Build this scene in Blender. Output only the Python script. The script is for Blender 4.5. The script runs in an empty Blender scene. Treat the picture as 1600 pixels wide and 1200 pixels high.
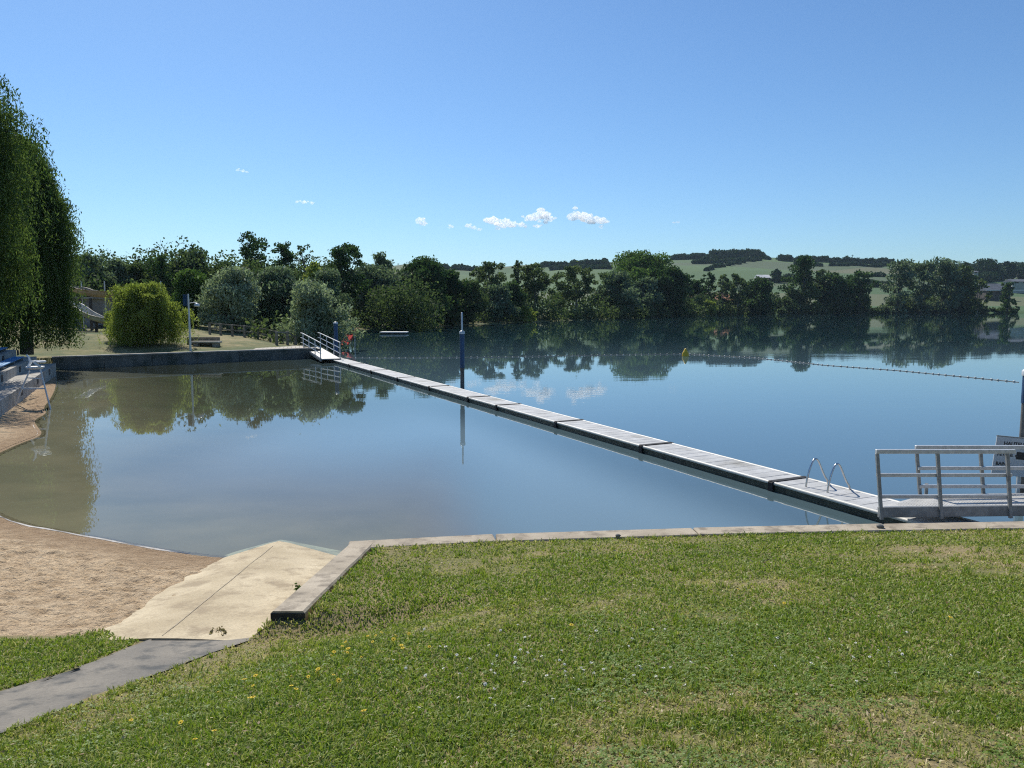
import bpy, math, random
import numpy as np
R = math.radians
random.seed(7)
sc = bpy.context.scene
col = sc.collection

# ------------------------------------------------------------------ camera, sky, sun, exposure
H = 3.7
PITCH = R(5.85)
F = 1200.0                       # focal length in pixels of a 1600-wide frame
cam_d = bpy.data.cameras.new("camera")
cam = bpy.data.objects.new("camera", cam_d)
col.objects.link(cam)
cam.location = (0, 0, H)
cam.rotation_euler = (R(90) - PITCH, 0, 0)
cam_d.sensor_width = 36
cam_d.lens = 36 * F / 1600
cam_d.clip_start = 0.1
cam_d.clip_end = 20000
sc.camera = cam

SUN_EL, SUN_AZ = R(47), R(-25)   # azimuth from +Y, positive to the right
w = bpy.data.worlds.new("World")
sc.world = w
w.use_nodes = True
wn = w.node_tree
bg = wn.nodes['Background']
sky = wn.nodes.new('ShaderNodeTexSky')
sky.sky_type = 'NISHITA'
sky.sun_disc = False
sky.sun_elevation = SUN_EL
sky.sun_rotation = SUN_AZ % (2 * math.pi)
sky.altitude = 50
sky.air_density = 1.0
sky.dust_density = 0.35
sky.ozone_density = 2.2
tone = wn.nodes.new('ShaderNodeMix')          # a deeper blue than the standard air
tone.data_type = 'RGBA'; tone.blend_type = 'MULTIPLY'
tone.inputs[0].default_value = 1.0
tone.inputs[7].default_value = (.60, .82, 1.03, 1)
wn.links.new(sky.outputs[0], tone.inputs[6])
wn.links.new(tone.outputs[2], bg.inputs[0])
bg.inputs[1].default_value = 0.100

sl = bpy.data.lights.new("sun", 'SUN')
sl.energy = 4.6
sl.angle = R(0.55)
sl.color = (1.0, 0.95, 0.86)
so = bpy.data.objects.new("sun", sl)
col.objects.link(so)
so.rotation_euler = (R(90) - SUN_EL, 0, math.pi - SUN_AZ)   # light travels away from the sun
so.location = (-30, 80, 90)

sc.render.engine = 'CYCLES'
sc.view_settings.view_transform = 'Standard'
sc.view_settings.look = 'None'
sc.view_settings.exposure = 0.2
sc.view_settings.gamma = 1.0
sc.cycles.use_denoising = False
sc.cycles.filter_width = 1.15
sc.cycles.sample_clamp_indirect = 4.0
sc.cycles.max_bounces = 8
sc.cycles.transparent_max_bounces = 12
sc.cycles.volume_bounces = 6
sc.cycles.caustics_reflective = False
sc.cycles.caustics_refractive = False

# ------------------------------------------------------------------ pixel helpers (1600x1200 photograph)
def ray(x, y):
    u = (x - 800) / F
    v = (600 - y) / F
    return np.array([u, math.cos(PITCH) + v * math.sin(PITCH), -math.sin(PITCH) + v * math.cos(PITCH)])

def at_z(x, y, z=0.0):
    d = ray(x, y)
    return d * ((z - H) / d[2]) + np.array([0, 0, H])

def at_y(x, y, Y):
    d = ray(x, y)
    return d * (Y / d[1]) + np.array([0, 0, H])

def on(fn, x, y, t0=2.0, t1=2500.0):
    """first hit of a pixel's ray on a height function"""
    d = ray(x, y)
    t = t0
    while t < t1:
        p = d * t + np.array([0, 0, H])
        if p[2] <= fn(p[0], p[1]):
            return p
        t *= 1.004
    return d * t1 + np.array([0, 0, H])

# ------------------------------------------------------------------ numeric helpers
def sstep(a, b, x):
    t = np.clip((np.asarray(x, float) - a) / (b - a), 0, 1)
    return t * t * (3 - 2 * t)

def hash2(i, j, seed):
    n = (i.astype(np.int64) * 374761393 + j.astype(np.int64) * 668265263 + seed * 144665) & 0x7fffffff
    n = ((n ^ (n >> 13)) * 1274126177) & 0x7fffffff
    n = (n ^ (n >> 16)) & 0xffff
    return n / 65535.0

def vnoise(x, y, seed=0):
    x = np.asarray(x, float); y = np.asarray(y, float)
    i = np.floor(x); j = np.floor(y)
    fx = x - i; fy = y - j
    fx = fx * fx * (3 - 2 * fx); fy = fy * fy * (3 - 2 * fy)
    a = hash2(i, j, seed); b = hash2(i + 1, j, seed); c = hash2(i, j + 1, seed); d = hash2(i + 1, j + 1, seed)
    return a * (1 - fx) * (1 - fy) + b * fx * (1 - fy) + c * (1 - fx) * fy + d * fx * fy

def fbm(x, y, seed=0, oct=4):
    s = 0; a = 0.5; k = 1.0
    for o in range(oct):
        s = s + a * vnoise(np.asarray(x) * k, np.asarray(y) * k, seed + o * 17)
        a *= 0.5; k *= 2.03
    return s

def poly_dist(X, Y, pts):
    """signed distance to an open polyline; positive to the LEFT of its direction"""
    X = np.asarray(X, float); Y = np.asarray(Y, float)
    best = np.full(X.shape, 1e12); sgn = np.ones(X.shape); bestc = np.full(X.shape, -1.0)
    for (ax, ay), (bx, by) in zip(pts[:-1], pts[1:]):
        ex, ey = bx - ax, by - ay
        L2 = ex * ex + ey * ey
        t = np.clip(((X - ax) * ex + (Y - ay) * ey) / L2, 0, 1)
        dx = X - (ax + t * ex); dy = Y - (ay + t * ey)
        d2 = dx * dx + dy * dy
        cr = (ex * dy - ey * dx) / math.sqrt(L2)
        m = (d2 < best - 1e-9) | ((np.abs(d2 - best) <= 1e-9) & (np.abs(cr) > bestc))
        best = np.where(m, d2, best)
        sgn = np.where(m, np.where(cr >= 0, 1.0, -1.0), sgn)
        bestc = np.where(m, np.abs(cr), bestc)
    return np.sqrt(best) * sgn

# ------------------------------------------------------------------ object helpers
def tag(o, label=None, cat=None, group=None, kind=None):
    if label: o['label'] = label
    if cat: o['category'] = cat
    if group: o['group'] = group
    if kind: o['kind'] = kind
    return o

def thing(name, label, cat, loc=(0, 0, 0), group=None):
    o = bpy.data.objects.new(name, None)
    o.empty_display_size = 0.2
    o.location = [float(c) for c in loc]
    col.objects.link(o)
    return tag(o, label, cat, group)

def np_mesh(name, V, faces, k, mat, parent=None, loc=None, smooth=False, attr=None):
    """V (n,3); faces (m,k) int array"""
    V = np.asarray(V, np.float32).reshape(-1, 3)
    faces = np.asarray(faces, np.int32).reshape(-1, k)
    off = np.zeros(3, np.float32)
    if parent is not None:
        off = np.array(abs_loc(parent), np.float32)
    elif loc is not None:
        off = np.array(loc, np.float32)
    V = V - off
    me = bpy.data.meshes.new(name)
    me.vertices.add(len(V)); me.vertices.foreach_set('co', V.ravel())
    me.loops.add(faces.size); me.loops.foreach_set('vertex_index', faces.ravel())
    me.polygons.add(len(faces))
    me.polygons.foreach_set('loop_start', np.arange(0, faces.size, k, dtype=np.int32))
    me.polygons.foreach_set('loop_total', np.full(len(faces), k, np.int32))
    if smooth:
        me.polygons.foreach_set('use_smooth', np.ones(len(faces), bool))
    me.update(calc_edges=True)
    if attr:
        for an, av in attr.items():
            a = me.attributes.new(an, 'FLOAT', 'POINT')
            a.data.foreach_set('value', np.asarray(av, np.float32))
    me.materials.append(mat)
    o = bpy.data.objects.new(name, me)
    col.objects.link(o)
    if parent is not None:
        o.parent = parent
    elif loc is not None:
        o.location = [float(c) for c in loc]
    return o

def abs_loc(o):
    l = np.array(o.location, float)
    while o.parent is not None:
        o = o.parent
        l = l + np.array(o.location, float)
    return l

class MB:
    """collects boxes, tubes and prisms (world coordinates) for ONE mesh object"""
    def __init__(s):
        s.v = []; s.f = []; s.sm = []
    def add(s, vs, fs, smooth=False):
        b = len(s.v)
        s.v += [tuple(float(c) for c in p) for p in vs]
        s.f += [tuple(b + i for i in f) for f in fs]
        s.sm += [smooth] * len(fs)
        return s
    def obox(s, c, ax, ay, az, hx, hy, hz, bev=0.0):
        """oriented box: centre, unit axes, half sizes; optional bevel of the edges"""
        c = np.array(c, float); ax, ay, az = [np.array(a, float) for a in (ax, ay, az)]
        if bev <= 0:
            vs = [c + sx * hx * ax + sy * hy * ay + sz * hz * az for sz in (-1, 1) for sy in (-1, 1) for sx in (-1, 1)]
            s.add(vs, [(0, 2, 3, 1), (4, 5, 7, 6), (0, 1, 5, 4), (2, 6, 7, 3), (0, 4, 6, 2), (1, 3, 7, 5)])
            return s
        b = min(bev, hx * .9, hy * .9, hz * .9)
        idx = {}; vs = []
        for sx in (-1, 1):
            for sy in (-1, 1):
                for sz in (-1, 1):
                    for k in range(3):
                        h = [hx - b, hy - b, hz - b]
                        h[k] += b
                        idx[(sx, sy, sz, k)] = len(vs)
                        vs.append(c + sx * h[0] * ax + sy * h[1] * ay + sz * h[2] * az)
        fs = []
        for k in range(3):
            o1, o2 = [(1, 2), (2, 0), (0, 1)][k]
            for sg in (-1, 1):
                q = []
                for a, bb in ((-1, -1), (1, -1), (1, 1), (-1, 1)):
                    t = [0, 0, 0]; t[k] = sg; t[o1] = a; t[o2] = bb
                    q.append(idx[(t[0], t[1], t[2], k)])
                fs.append(tuple(q if sg > 0 else q[::-1]))
        for k in range(3):                                   # edges running along axis k
            o1, o2 = [(1, 2), (2, 0), (0, 1)][k]
            for a in (-1, 1):
                for bb in (-1, 1):
                    t0 = [0, 0, 0]; t0[k] = -1; t0[o1] = a; t0[o2] = bb
                    t1 = list(t0); t1[k] = 1
                    q = [idx[(*t0, o1)], idx[(*t1, o1)], idx[(*t1, o2)], idx[(*t0, o2)]]
                    fs.append(tuple(q if a * bb < 0 else q[::-1]))
        for sx in (-1, 1):
            for sy in (-1, 1):
                for sz in (-1, 1):
                    q = [idx[(sx, sy, sz, k)] for k in range(3)]
                    fs.append(tuple(q if sx * sy * sz > 0 else q[::-1]))
        s.add(vs, fs)
        return s
    def box(s, x0, x1, y0, y1, z0, z1, bev=0.0):
        return s.obox(((x0 + x1) / 2, (y0 + y1) / 2, (z0 + z1) / 2), (1, 0, 0), (0, 1, 0), (0, 0, 1),
                      abs(x1 - x0) / 2, abs(y1 - y0) / 2, abs(z1 - z0) / 2, bev)
    def beam(s, a, b, wd, ht, up=(0, 0, 1), bev=0.0):
        a = np.array(a, float); b = np.array(b, float)
        d = b - a; L = np.linalg.norm(d); d = d / L
        up = np.array(up, float)
        side = np.cross(d, up)
        if np.linalg.norm(side) < 1e-4:
            side = np.cross(d, (1, 0, 0))
        side /= np.linalg.norm(side)
        u = np.cross(side, d)
        return s.obox((a + b) / 2, d, side, u, L / 2, wd / 2, ht / 2, bev)
    def tube(s, pts, r, n=8, caps=True):
        pts = [np.array(p, float) for p in pts]
        rs = r if isinstance(r, (list, tuple)) else [r] * len(pts)
        base = len(s.v); ref = None; vs = []; fs = []
        for i, p in enumerate(pts):
            d = pts[min(i + 1, len(pts) - 1)] - pts[max(i - 1, 0)]
            d /= (np.linalg.norm(d) + 1e-9)
            if ref is None:
                ref = np.cross(d, (0, 0, 1))
                if np.linalg.norm(ref) < .1: ref = np.cross(d, (1, 0, 0))
            ref = ref - d * np.dot(ref, d)
            ref /= (np.linalg.norm(ref) + 1e-9)
            o = np.cross(d, ref)
            for k in range(n):
                a = 2 * math.pi * k / n
                vs.append(p + rs[i] * (math.cos(a) * ref + math.sin(a) * o))
        for i in range(len(pts) - 1):
            for k in range(n):
                k2 = (k + 1) % n
                fs.append((i * n + k, i * n + k2, (i + 1) * n + k2, (i + 1) * n + k))
        s.add(vs, fs, True)
        if caps:
            m = (len(pts) - 1) * n
            s.add(vs[:n], [tuple(range(n))[::-1]])
            s.add(vs[m:], [tuple(range(n))])
        return s
    def lathe(s, c, prof, n=16):
        """prof = [(r, z)] bottom to top about a vertical axis at c"""
        vs = []; fs = []
        for r, z in prof:
            for k in range(n):
                a = 2 * math.pi * k / n
                vs.append((c[0] + r * math.cos(a), c[1] + r * math.sin(a), c[2] + z))
        for i in range(len(prof) - 1):
            for k in range(n):
                k2 = (k + 1) % n
                fs.append((i * n + k, i * n + k2, (i + 1) * n + k2, (i + 1) * n + k))
        return s.add(vs, fs, True)
    def prism(s, poly, z0, z1):
        n = len(poly)
        z0 = z0 if isinstance(z0, (list, tuple)) else [z0] * n
        z1 = z1 if isinstance(z1, (list, tuple)) else [z1] * n
        vs = [(p[0], p[1], z) for p, z in zip(poly, z0)] + [(p[0], p[1], z) for p, z in zip(poly, z1)]
        fs = [tuple(range(n))[::-1], tuple(range(n, 2 * n))]
        for k in range(n):
            k2 = (k + 1) % n
            fs.append((k, k2, n + k2, n + k))
        return s.add(vs, fs)
    def build(s, name, mat, parent=None, loc=None):
        off = np.zeros(3)
        if parent is not None: off = abs_loc(parent)
        elif loc is not None: off = np.array(loc, float)
        me = bpy.data.meshes.new(name)
        me.from_pydata([(p[0] - off[0], p[1] - off[1], p[2] - off[2]) for p in s.v], [], s.f)
        for p, sm in zip(me.polygons, s.sm): p.use_smooth = sm
        me.update()
        me.materials.append(mat)
        o = bpy.data.objects.new(name, me)
        col.objects.link(o)
        if parent is not None: o.parent = parent
        elif loc is not None: o.location = [float(c) for c in loc]
        return o

def grid_sheet(name, xs, ys, zf, mat, keep=None, smooth=True, attr=None):
    X, Y = np.meshgrid(xs, ys)
    Z = zf(X, Y)
    nx, ny = len(xs), len(ys)
    V = np.stack([X, Y, Z], -1).reshape(-1, 3)
    i = np.arange((ny - 1) * (nx - 1))
    r = i // (nx - 1); c = i % (nx - 1)
    a = r * nx + c
    Fc = np.stack([a, a + 1, a + nx + 1, a + nx], -1)
    if keep is not None:
        K = keep(X, Y).reshape(-1)
        Fc = Fc[K[Fc].any(1)]
        used = np.unique(Fc)
        mp = np.zeros(len(V), np.int64); mp[used] = np.arange(len(used))
        V = V[used]; Fc = mp[Fc]
    return np_mesh(name, V, Fc, 4, mat, smooth=smooth)

# ------------------------------------------------------------------ materials
MATS = {}
def new_mat(name):
    m = bpy.data.materials.new(name)
    m.use_nodes = True
    nt = m.node_tree
    b = nt.nodes.get('Principled BSDF')
    return m, nt, b

def N(nt, typ, **kw):
    n = nt.nodes.new(typ)
    for k, v in kw.items():
        if k in n.inputs: n.inputs[k].default_value = v
        else: setattr(n, k, v)
    return n

def ramp(nt, fac, stops):
    n = nt.nodes.new('ShaderNodeValToRGB')
    e = n.color_ramp.elements
    while len(e) < len(stops): e.new(0.5)
    for q, (p, c) in zip(e, stops):
        q.position = p
        q.color = (*c, 1) if len(c) == 3 else c
    nt.links.new(fac, n.inputs[0])
    return n

def coords(nt, scale=(1, 1, 1)):
    g = nt.nodes.new('ShaderNodeNewGeometry')
    mp = nt.nodes.new('ShaderNodeMapping')
    mp.inputs['Scale'].default_value = scale
    nt.links.new(g.outputs['Position'], mp.inputs[0])
    return mp.outputs[0]

def noise(nt, vec, scale, detail=4, rough=.55):
    n = nt.nodes.new('ShaderNodeTexNoise')
    n.inputs['Scale'].default_value = scale
    n.inputs['Detail'].default_value = detail
    n.inputs['Roughness'].default_value = rough
    nt.links.new(vec, n.inputs['Vector'])
    return n

def mixc(nt, fac, a, b, mode='MIX'):
    n = nt.nodes.new('ShaderNodeMix')
    n.data_type = 'RGBA'; n.blend_type = mode
    for idx, v in ((0, fac), (6, a), (7, b)):
        if hasattr(v, 'is_output'): nt.links.new(v, n.inputs[idx])
        elif idx == 0: n.inputs[0].default_value = v
        else: n.inputs[idx].default_value = (*v, 1)
    return n.outputs[2]

def bump(nt, b, height, strength, dist):
    n = nt.nodes.new('ShaderNodeBump')
    n.inputs['Strength'].default_value = strength
    n.inputs['Distance'].default_value = dist
    nt.links.new(height, n.inputs['Height'])
    nt.links.new(n.outputs[0], b.inputs['Normal'])

def rough_mat(name, c1, c2, scale, rough=.85, bscale=None, bstr=.3, bdist=.01, metallic=0.0, c3=None, s3=None, lo=.35, hi=.68):
    m, nt, b = new_mat(name)
    vec = coords(nt)
    n1 = noise(nt, vec, scale, 6)
    r = ramp(nt, n1.outputs['Fac'], [(lo, c1), (hi, c2)])
    out = r.outputs[0]
    if c3 is not None:
        n3 = noise(nt, vec, s3, 5)
        f = ramp(nt, n3.outputs['Fac'], [(.5, (0, 0, 0)), (.66, (1, 1, 1))])
        out = mixc(nt, f.outputs[0], out, c3)
    ns = noise(nt, vec, max(40, scale * 25), 3, .7)
    sp = ramp(nt, ns.outputs['Fac'], [(.32, (.72, .72, .72)), (.5, (1, 1, 1)), (.7, (1.08, 1.08, 1.08))])
    out = mixc(nt, .75, out, sp.outputs[0], 'MULTIPLY')
    nt.links.new(out, b.inputs['Base Color'])
    b.inputs['Roughness'].default_value = rough
    b.inputs['Metallic'].default_value = metallic
    if bscale:
        nb = noise(nt, vec, bscale, 5)
        bump(nt, b, nb.outputs['Fac'], bstr, bdist)
    return m

def leaf_mat(name, dark, light, transl=.4, gloss=.012, mid=None):
    m, nt, b = new_mat(name)
    nt.nodes.remove(b)
    out = nt.nodes['Material Output']
    at = N(nt, 'ShaderNodeAttribute', attribute_name='tint')
    r = ramp(nt, at.outputs['Fac'], [(0.0, dark), (1.0, light)] if mid is None else [(0.0, dark), (.42, mid), (1.0, light)])
    d = nt.nodes.new('ShaderNodeBsdfDiffuse')
    t = nt.nodes.new('ShaderNodeBsdfTranslucent')
    g = nt.nodes.new('ShaderNodeBsdfGlossy'); g.inputs['Roughness'].default_value = .55
    tc = mixc(nt, .5, r.outputs[0], (.75, 1.0, .35), 'MULTIPLY')
    nt.links.new(r.outputs[0], d.inputs[0])
    nt.links.new(tc, t.inputs[0])
    m1 = nt.nodes.new('ShaderNodeMixShader'); m1.inputs[0].default_value = transl
    m2 = nt.nodes.new('ShaderNodeMixShader'); m2.inputs[0].default_value = gloss
    nt.links.new(d.outputs[0], m1.inputs[1]); nt.links.new(t.outputs[0], m1.inputs[2])
    nt.links.new(m1.outputs[0], m2.inputs[1]); nt.links.new(g.outputs[0], m2.inputs[2])
    nt.links.new(m2.outputs[0], out.inputs[0])
    return m

concrete = rough_mat('concrete_kerb', (.33, .275, .20), (.47, .40, .30), 2.2, .9, 60, .45, .008, c3=(.23, .19, .14), s3=5)
ramp_mat = rough_mat('concrete_ramp', (.43, .345, .215), (.59, .49, .325), 1.3, .9, 45, .6, .014, c3=(.34, .265, .165), s3=3.4)
path_mat = rough_mat('concrete_path', (.135, .124, .106), (.240, .212, .170), 1.3, .9, 50, .5, .008, c3=(.075, .075, .07), s3=4.5)
wall_mat = rough_mat('weathered_wall', (.10, .10, .09), (.19, .18, .16), 1.5, .9, 20, .4, .01, c3=(.06, .07, .055), s3=.9)
step_mat = rough_mat('tier_concrete', (.30, .28, .25), (.46, .43, .38), 1.5, .9, 20, .3, .01, c3=(.22, .2, .17), s3=2)
steel = rough_mat('galvanised_steel', (.46, .47, .47), (.62, .63, .63), 14, .42, 80, .15, .002, metallic=.25)
steel_dark = rough_mat('weathered_steel', (.20, .205, .20), (.31, .32, .31), 9, .55, 60, .2, .002, metallic=.15)
chrome = rough_mat('stainless_tube', (.5, .5, .5), (.66, .66, .66), 20, .22, metallic=1.0)
plate = rough_mat('tread_plate', (.42, .41, .38), (.58, .56, .52), 4, .55, 70, .6, .006, metallic=.2)
blue_paint = rough_mat('blue_paint', (.008, .042, .11), (.016, .075, .18), 5, .5, 30, .2, .002)
blue_bench = rough_mat('blue_plank_paint', (.012, .15, .36), (.03, .26, .56), 2, .55, 14, .3, .004)
rust_pile = rough_mat('weathered_pile', (.07, .065, .06), (.17, .16, .145), 5, .75, 30, .3, .004)
white_paint = rough_mat('white_paint', (.66, .67, .66), (.82, .82, .80), 6, .45, 30, .1, .002)
black_rubber = rough_mat('black_rubber', (.006, .006, .007), (.014, .014, .015), 8, .8)
float_green = rough_mat('algae_float', (.026, .034, .022), (.085, .096, .062), 4, .55, 12, .3, .006)
nosing_mat = rough_mat('pale_nosing', (.55, .53, .46), (.74, .72, .66), 3, .5, 20, .15, .003)
timber = rough_mat('grey_timber', (.16, .14, .11), (.30, .27, .22), 5, .85, 25, .4, .005)
yellow_pl = rough_mat('yellow_plastic', (.62, .38, .01), (.78, .52, .02), 4, .45)
red_pl = rough_mat('red_plastic', (.30, .012, .010), (.46, .03, .022), 3, .85)
red_pl.node_tree.nodes['Principled BSDF'].inputs['Specular IOR Level'].default_value = .08
orange_rope = rough_mat('pale_float_plastic', (.5, .48, .42), (.72, .7, .64), 3, .5)
rope_mat = rough_mat('rope', (.22, .21, .18), (.38, .36, .32), 20, .9)
tan_gel = rough_mat('tan_fibreglass', (.30, .22, .145), (.42, .33, .23), 1.2, .5, 8, .1, .004, c3=(.2, .15, .1), s3=1.5)
cream_gel = rough_mat('cream_fibreglass', (.46, .42, .33), (.62, .58, .48), 1.2, .45, c3=(.36, .33, .26), s3=1.3)
hut_wall = rough_mat('grey_hut_wall', (.22, .21, .205), (.36, .34, .33), .8, .9, c3=(.16, .15, .15), s3=1.4)
hut_dark = rough_mat('dark_opening', (.012, .012, .014), (.03, .03, .03), 2, .8)
tile_red = rough_mat('clay_tiles', (.30, .13, .07), (.44, .22, .13), 1.2, .85, c3=(.2, .1, .07), s3=.7)
slate = rough_mat('slate_roof', (.07, .08, .10), (.13, .145, .17), .5, .95)
render_wall = rough_mat('pale_house_wall', (.34, .32, .28), (.48, .45, .40), .5, .9)
plank_wall = rough_mat('dark_plank_wall', (.06, .05, .045), (.12, .10, .085), .8, .9)
barn_roof = rough_mat('pale_sheet_roof', (.48, .48, .48), (.64, .64, .62), .3, .5)
bark = rough_mat('bark', (.05, .043, .035), (.125, .11, .09), 3, .95, 12, .6, .03)
bark_pale = rough_mat('pale_bark', (.13, .12, .10), (.26, .24, .2), 2.5, .95, 12, .5, .03)
stone_mat = rough_mat('stone', (.16, .15, .13), (.3, .28, .25), 30, .9)
bin_mat = rough_mat('planter_slab', (.40, .36, .30), (.54, .5, .43), 2, .9)

leafs = {
    'dark':   leaf_mat('leaf_dark_green', (.014, .042, .014), (.110, .175, .055), .40),
    'mid':    leaf_mat('leaf_mid_green', (.040, .090, .018), (.170, .250, .065), .44),
    'silver': leaf_mat('leaf_silver_willow', (.150, .190, .110), (.480, .530, .370), .42, .02),
    'grey':   leaf_mat('leaf_grey_green', (.065, .105, .058), (.250, .300, .180), .42, .02),
    'yellow': leaf_mat('leaf_yellow_green', (.150, .200, .030), (.500, .520, .140), .50),
    'olive':  leaf_mat('leaf_olive', (.034, .064, .022), (.185, .225, .092), .43),
    'weep':   leaf_mat('leaf_weeping_willow', (.034, .074, .018), (.200, .255, .070), .46),
    'far':    leaf_mat('leaf_far_wood', (.014, .036, .018), (.050, .084, .036), .30),
}
grass_leaf = leaf_mat('grass_blade', (.172, .272, .020), (.70, .56, .30), .43, .04, mid=(.350, .380, .064))
clover_leaf = leaf_mat('clover_leaf', (.095, .185, .015), (.24, .33, .06), .38, .04)
weed_leaf = leaf_mat('weed_leaf', (.03, .08, .012), (.09, .17, .03), .35)
dry_leaf = leaf_mat('dry_weed', (.20, .16, .085), (.38, .31, .17), .3)

def soil_mat():
    m, nt, b = new_mat('lawn_thatch')
    vec = coords(nt)
    n1 = noise(nt, vec, 24, 6, .7); n2 = noise(nt, vec, .9, 5)
    r1 = ramp(nt, n1.outputs['Fac'], [(.3, (.07, .062, .022)), (.55, (.22, .175, .080)), (.75, (.42, .32, .17))])
    r2 = ramp(nt, n2.outputs['Fac'], [(.42, (.13, .15, .03)), (.62, (.31, .235, .115))])
    o = mixc(nt, .5, r1.outputs[0], r2.outputs[0])
    nt.links.new(o, b.inputs['Base Color']); b.inputs['Roughness'].default_value = .95
    bump(nt, b, n1.outputs['Fac'], .8, .03)
    return m
lawn_mat = soil_mat()

def sand_mat(name, wet=True):
    m, nt, b = new_mat(name)
    vec = coords(nt)
    n1 = noise(nt, vec, 5, 6, .6); n2 = noise(nt, vec, 130, 3)
    r1 = ramp(nt, n1.outputs['Fac'], [(.33, (.47, .33, .19)), (.66, (.66, .50, .315))])
    n3 = noise(nt, vec, 26, 4, .7)
    sp = ramp(nt, n3.outputs['Fac'], [(.30, (.5, .45, .4)), (.42, (1, 1, 1))])
    o = mixc(nt, .9, r1.outputs[0], sp.outputs[0], 'MULTIPLY')
    # sand that the water keeps wet is darker (a property of the place: height above the water)
    g = nt.nodes.new('ShaderNodeNewGeometry')
    sx = nt.nodes.new('ShaderNodeSeparateXYZ'); nt.links.new(g.outputs['Position'], sx.inputs[0])
    mr = nt.nodes.new('ShaderNodeMapRange')
    mr.inputs[1].default_value = .03; mr.inputs[2].default_value = .14
    nt.links.new(sx.outputs[2], mr.inputs[0])
    wetc = mixc(nt, 1.0, o, (.62, .56, .5), 'MULTIPLY')
    o = mixc(nt, mr.outputs[0], wetc, o)
    m2 = nt.nodes.new('ShaderNodeMapRange'); m2.inputs[1].default_value = .0; m2.inputs[2].default_value = -.03
    nt.links.new(sx.outputs[2], m2.inputs[0])
    o = mixc(nt, m2.outputs[0], o, (.235, .175, .108))
    nt.links.new(o, b.inputs['Base Color']); b.inputs['Roughness'].default_value = .95
    n4 = noise(nt, vec, 14, 5, .7)
    bump(nt, b, n4.outputs['Fac'], 1.0, .09)
    return m
sand = sand_mat('beach_sand')

def bed_mat():
    m, nt, b = new_mat('lake_bed_silt')
    vec = coords(nt)
    g = nt.nodes.new('ShaderNodeNewGeometry')
    sx = nt.nodes.new('ShaderNodeSeparateXYZ'); nt.links.new(g.outputs['Position'], sx.inputs[0])
    mr = nt.nodes.new('ShaderNodeMapRange')
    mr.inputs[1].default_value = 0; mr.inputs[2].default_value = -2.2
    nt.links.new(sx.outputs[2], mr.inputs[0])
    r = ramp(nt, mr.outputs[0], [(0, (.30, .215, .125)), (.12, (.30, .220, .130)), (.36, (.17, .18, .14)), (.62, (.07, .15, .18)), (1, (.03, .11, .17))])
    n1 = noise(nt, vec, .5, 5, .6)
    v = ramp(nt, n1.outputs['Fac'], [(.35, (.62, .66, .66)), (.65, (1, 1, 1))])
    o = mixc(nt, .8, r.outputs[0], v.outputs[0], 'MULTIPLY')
    nt.links.new(o, b.inputs['Base Color']); b.inputs['Roughness'].default_value = .95
    return m
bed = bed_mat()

def water_mat():
    m, nt, b = new_mat('lake_water')
    nt.nodes.remove(b)
    out = nt.nodes['Material Output']
    n1 = noise(nt, coords(nt, (.7, 1.15, 1)), 1.9, 4, .55)
    n2 = noise(nt, coords(nt, (.35, .9, 1)), .5, 3, .5)
    n3 = noise(nt, coords(nt, (.012, .05, 1)), 1.0, 4, .6)       # calm and ruffled patches
    pm = ramp(nt, n3.outputs['Fac'], [(.47, (.14, .14, .14)), (.64, (1, 1, 1))])
    ad = nt.nodes.new('ShaderNodeMath'); ad.operation = 'MULTIPLY_ADD'
    nt.links.new(n1.outputs['Fac'], ad.inputs[0]); ad.inputs[1].default_value = .30
    nt.links.new(n2.outputs['Fac'], ad.inputs[2])
    bp = nt.nodes.new('ShaderNodeBump')
    bp.inputs['Distance'].default_value = .05
    st = nt.nodes.new('ShaderNodeMath'); st.operation = 'MULTIPLY'; st.inputs[1].default_value = .14
    nt.links.new(pm.outputs[0], st.inputs[0]); nt.links.new(st.outputs[0], bp.inputs['Strength'])
    nt.links.new(ad.outputs[0], bp.inputs['Height'])
    fr = nt.nodes.new('ShaderNodeFresnel'); fr.inputs[0].default_value = 1.333
    gl = nt.nodes.new('ShaderNodeBsdfGlossy'); gl.inputs['Roughness'].default_value = .012
    gl.inputs[0].default_value = (.93, .97, 1, 1)
    nt.links.new(bp.outputs[0], gl.inputs['Normal'])
    tr = nt.nodes.new('ShaderNodeBsdfTransparent'); tr.inputs[0].default_value = (.80, .90, .90, 1)
    # suspended matter: the deeper the water, the less of the bed comes through
    at = N(nt, 'ShaderNodeAttribute', attribute_name='murk')
    wc = N(nt, 'ShaderNodeAttribute', attribute_name='silt_reflection')
    df = nt.nodes.new('ShaderNodeBsdfDiffuse'); nt.links.new(wc.outputs['Color'], df.inputs[0])
    m0 = nt.nodes.new('ShaderNodeMixShader')
    nt.links.new(at.outputs['Fac'], m0.inputs[0]); nt.links.new(tr.outputs[0], m0.inputs[1]); nt.links.new(df.outputs[0], m0.inputs[2])
    mx = nt.nodes.new('ShaderNodeMixShader')
    nt.links.new(fr.outputs[0], mx.inputs[0]); nt.links.new(m0.outputs[0], mx.inputs[1]); nt.links.new(gl.outputs[0], mx.inputs[2])
    nt.links.new(mx.outputs[0], out.inputs[0])
    return m

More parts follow.
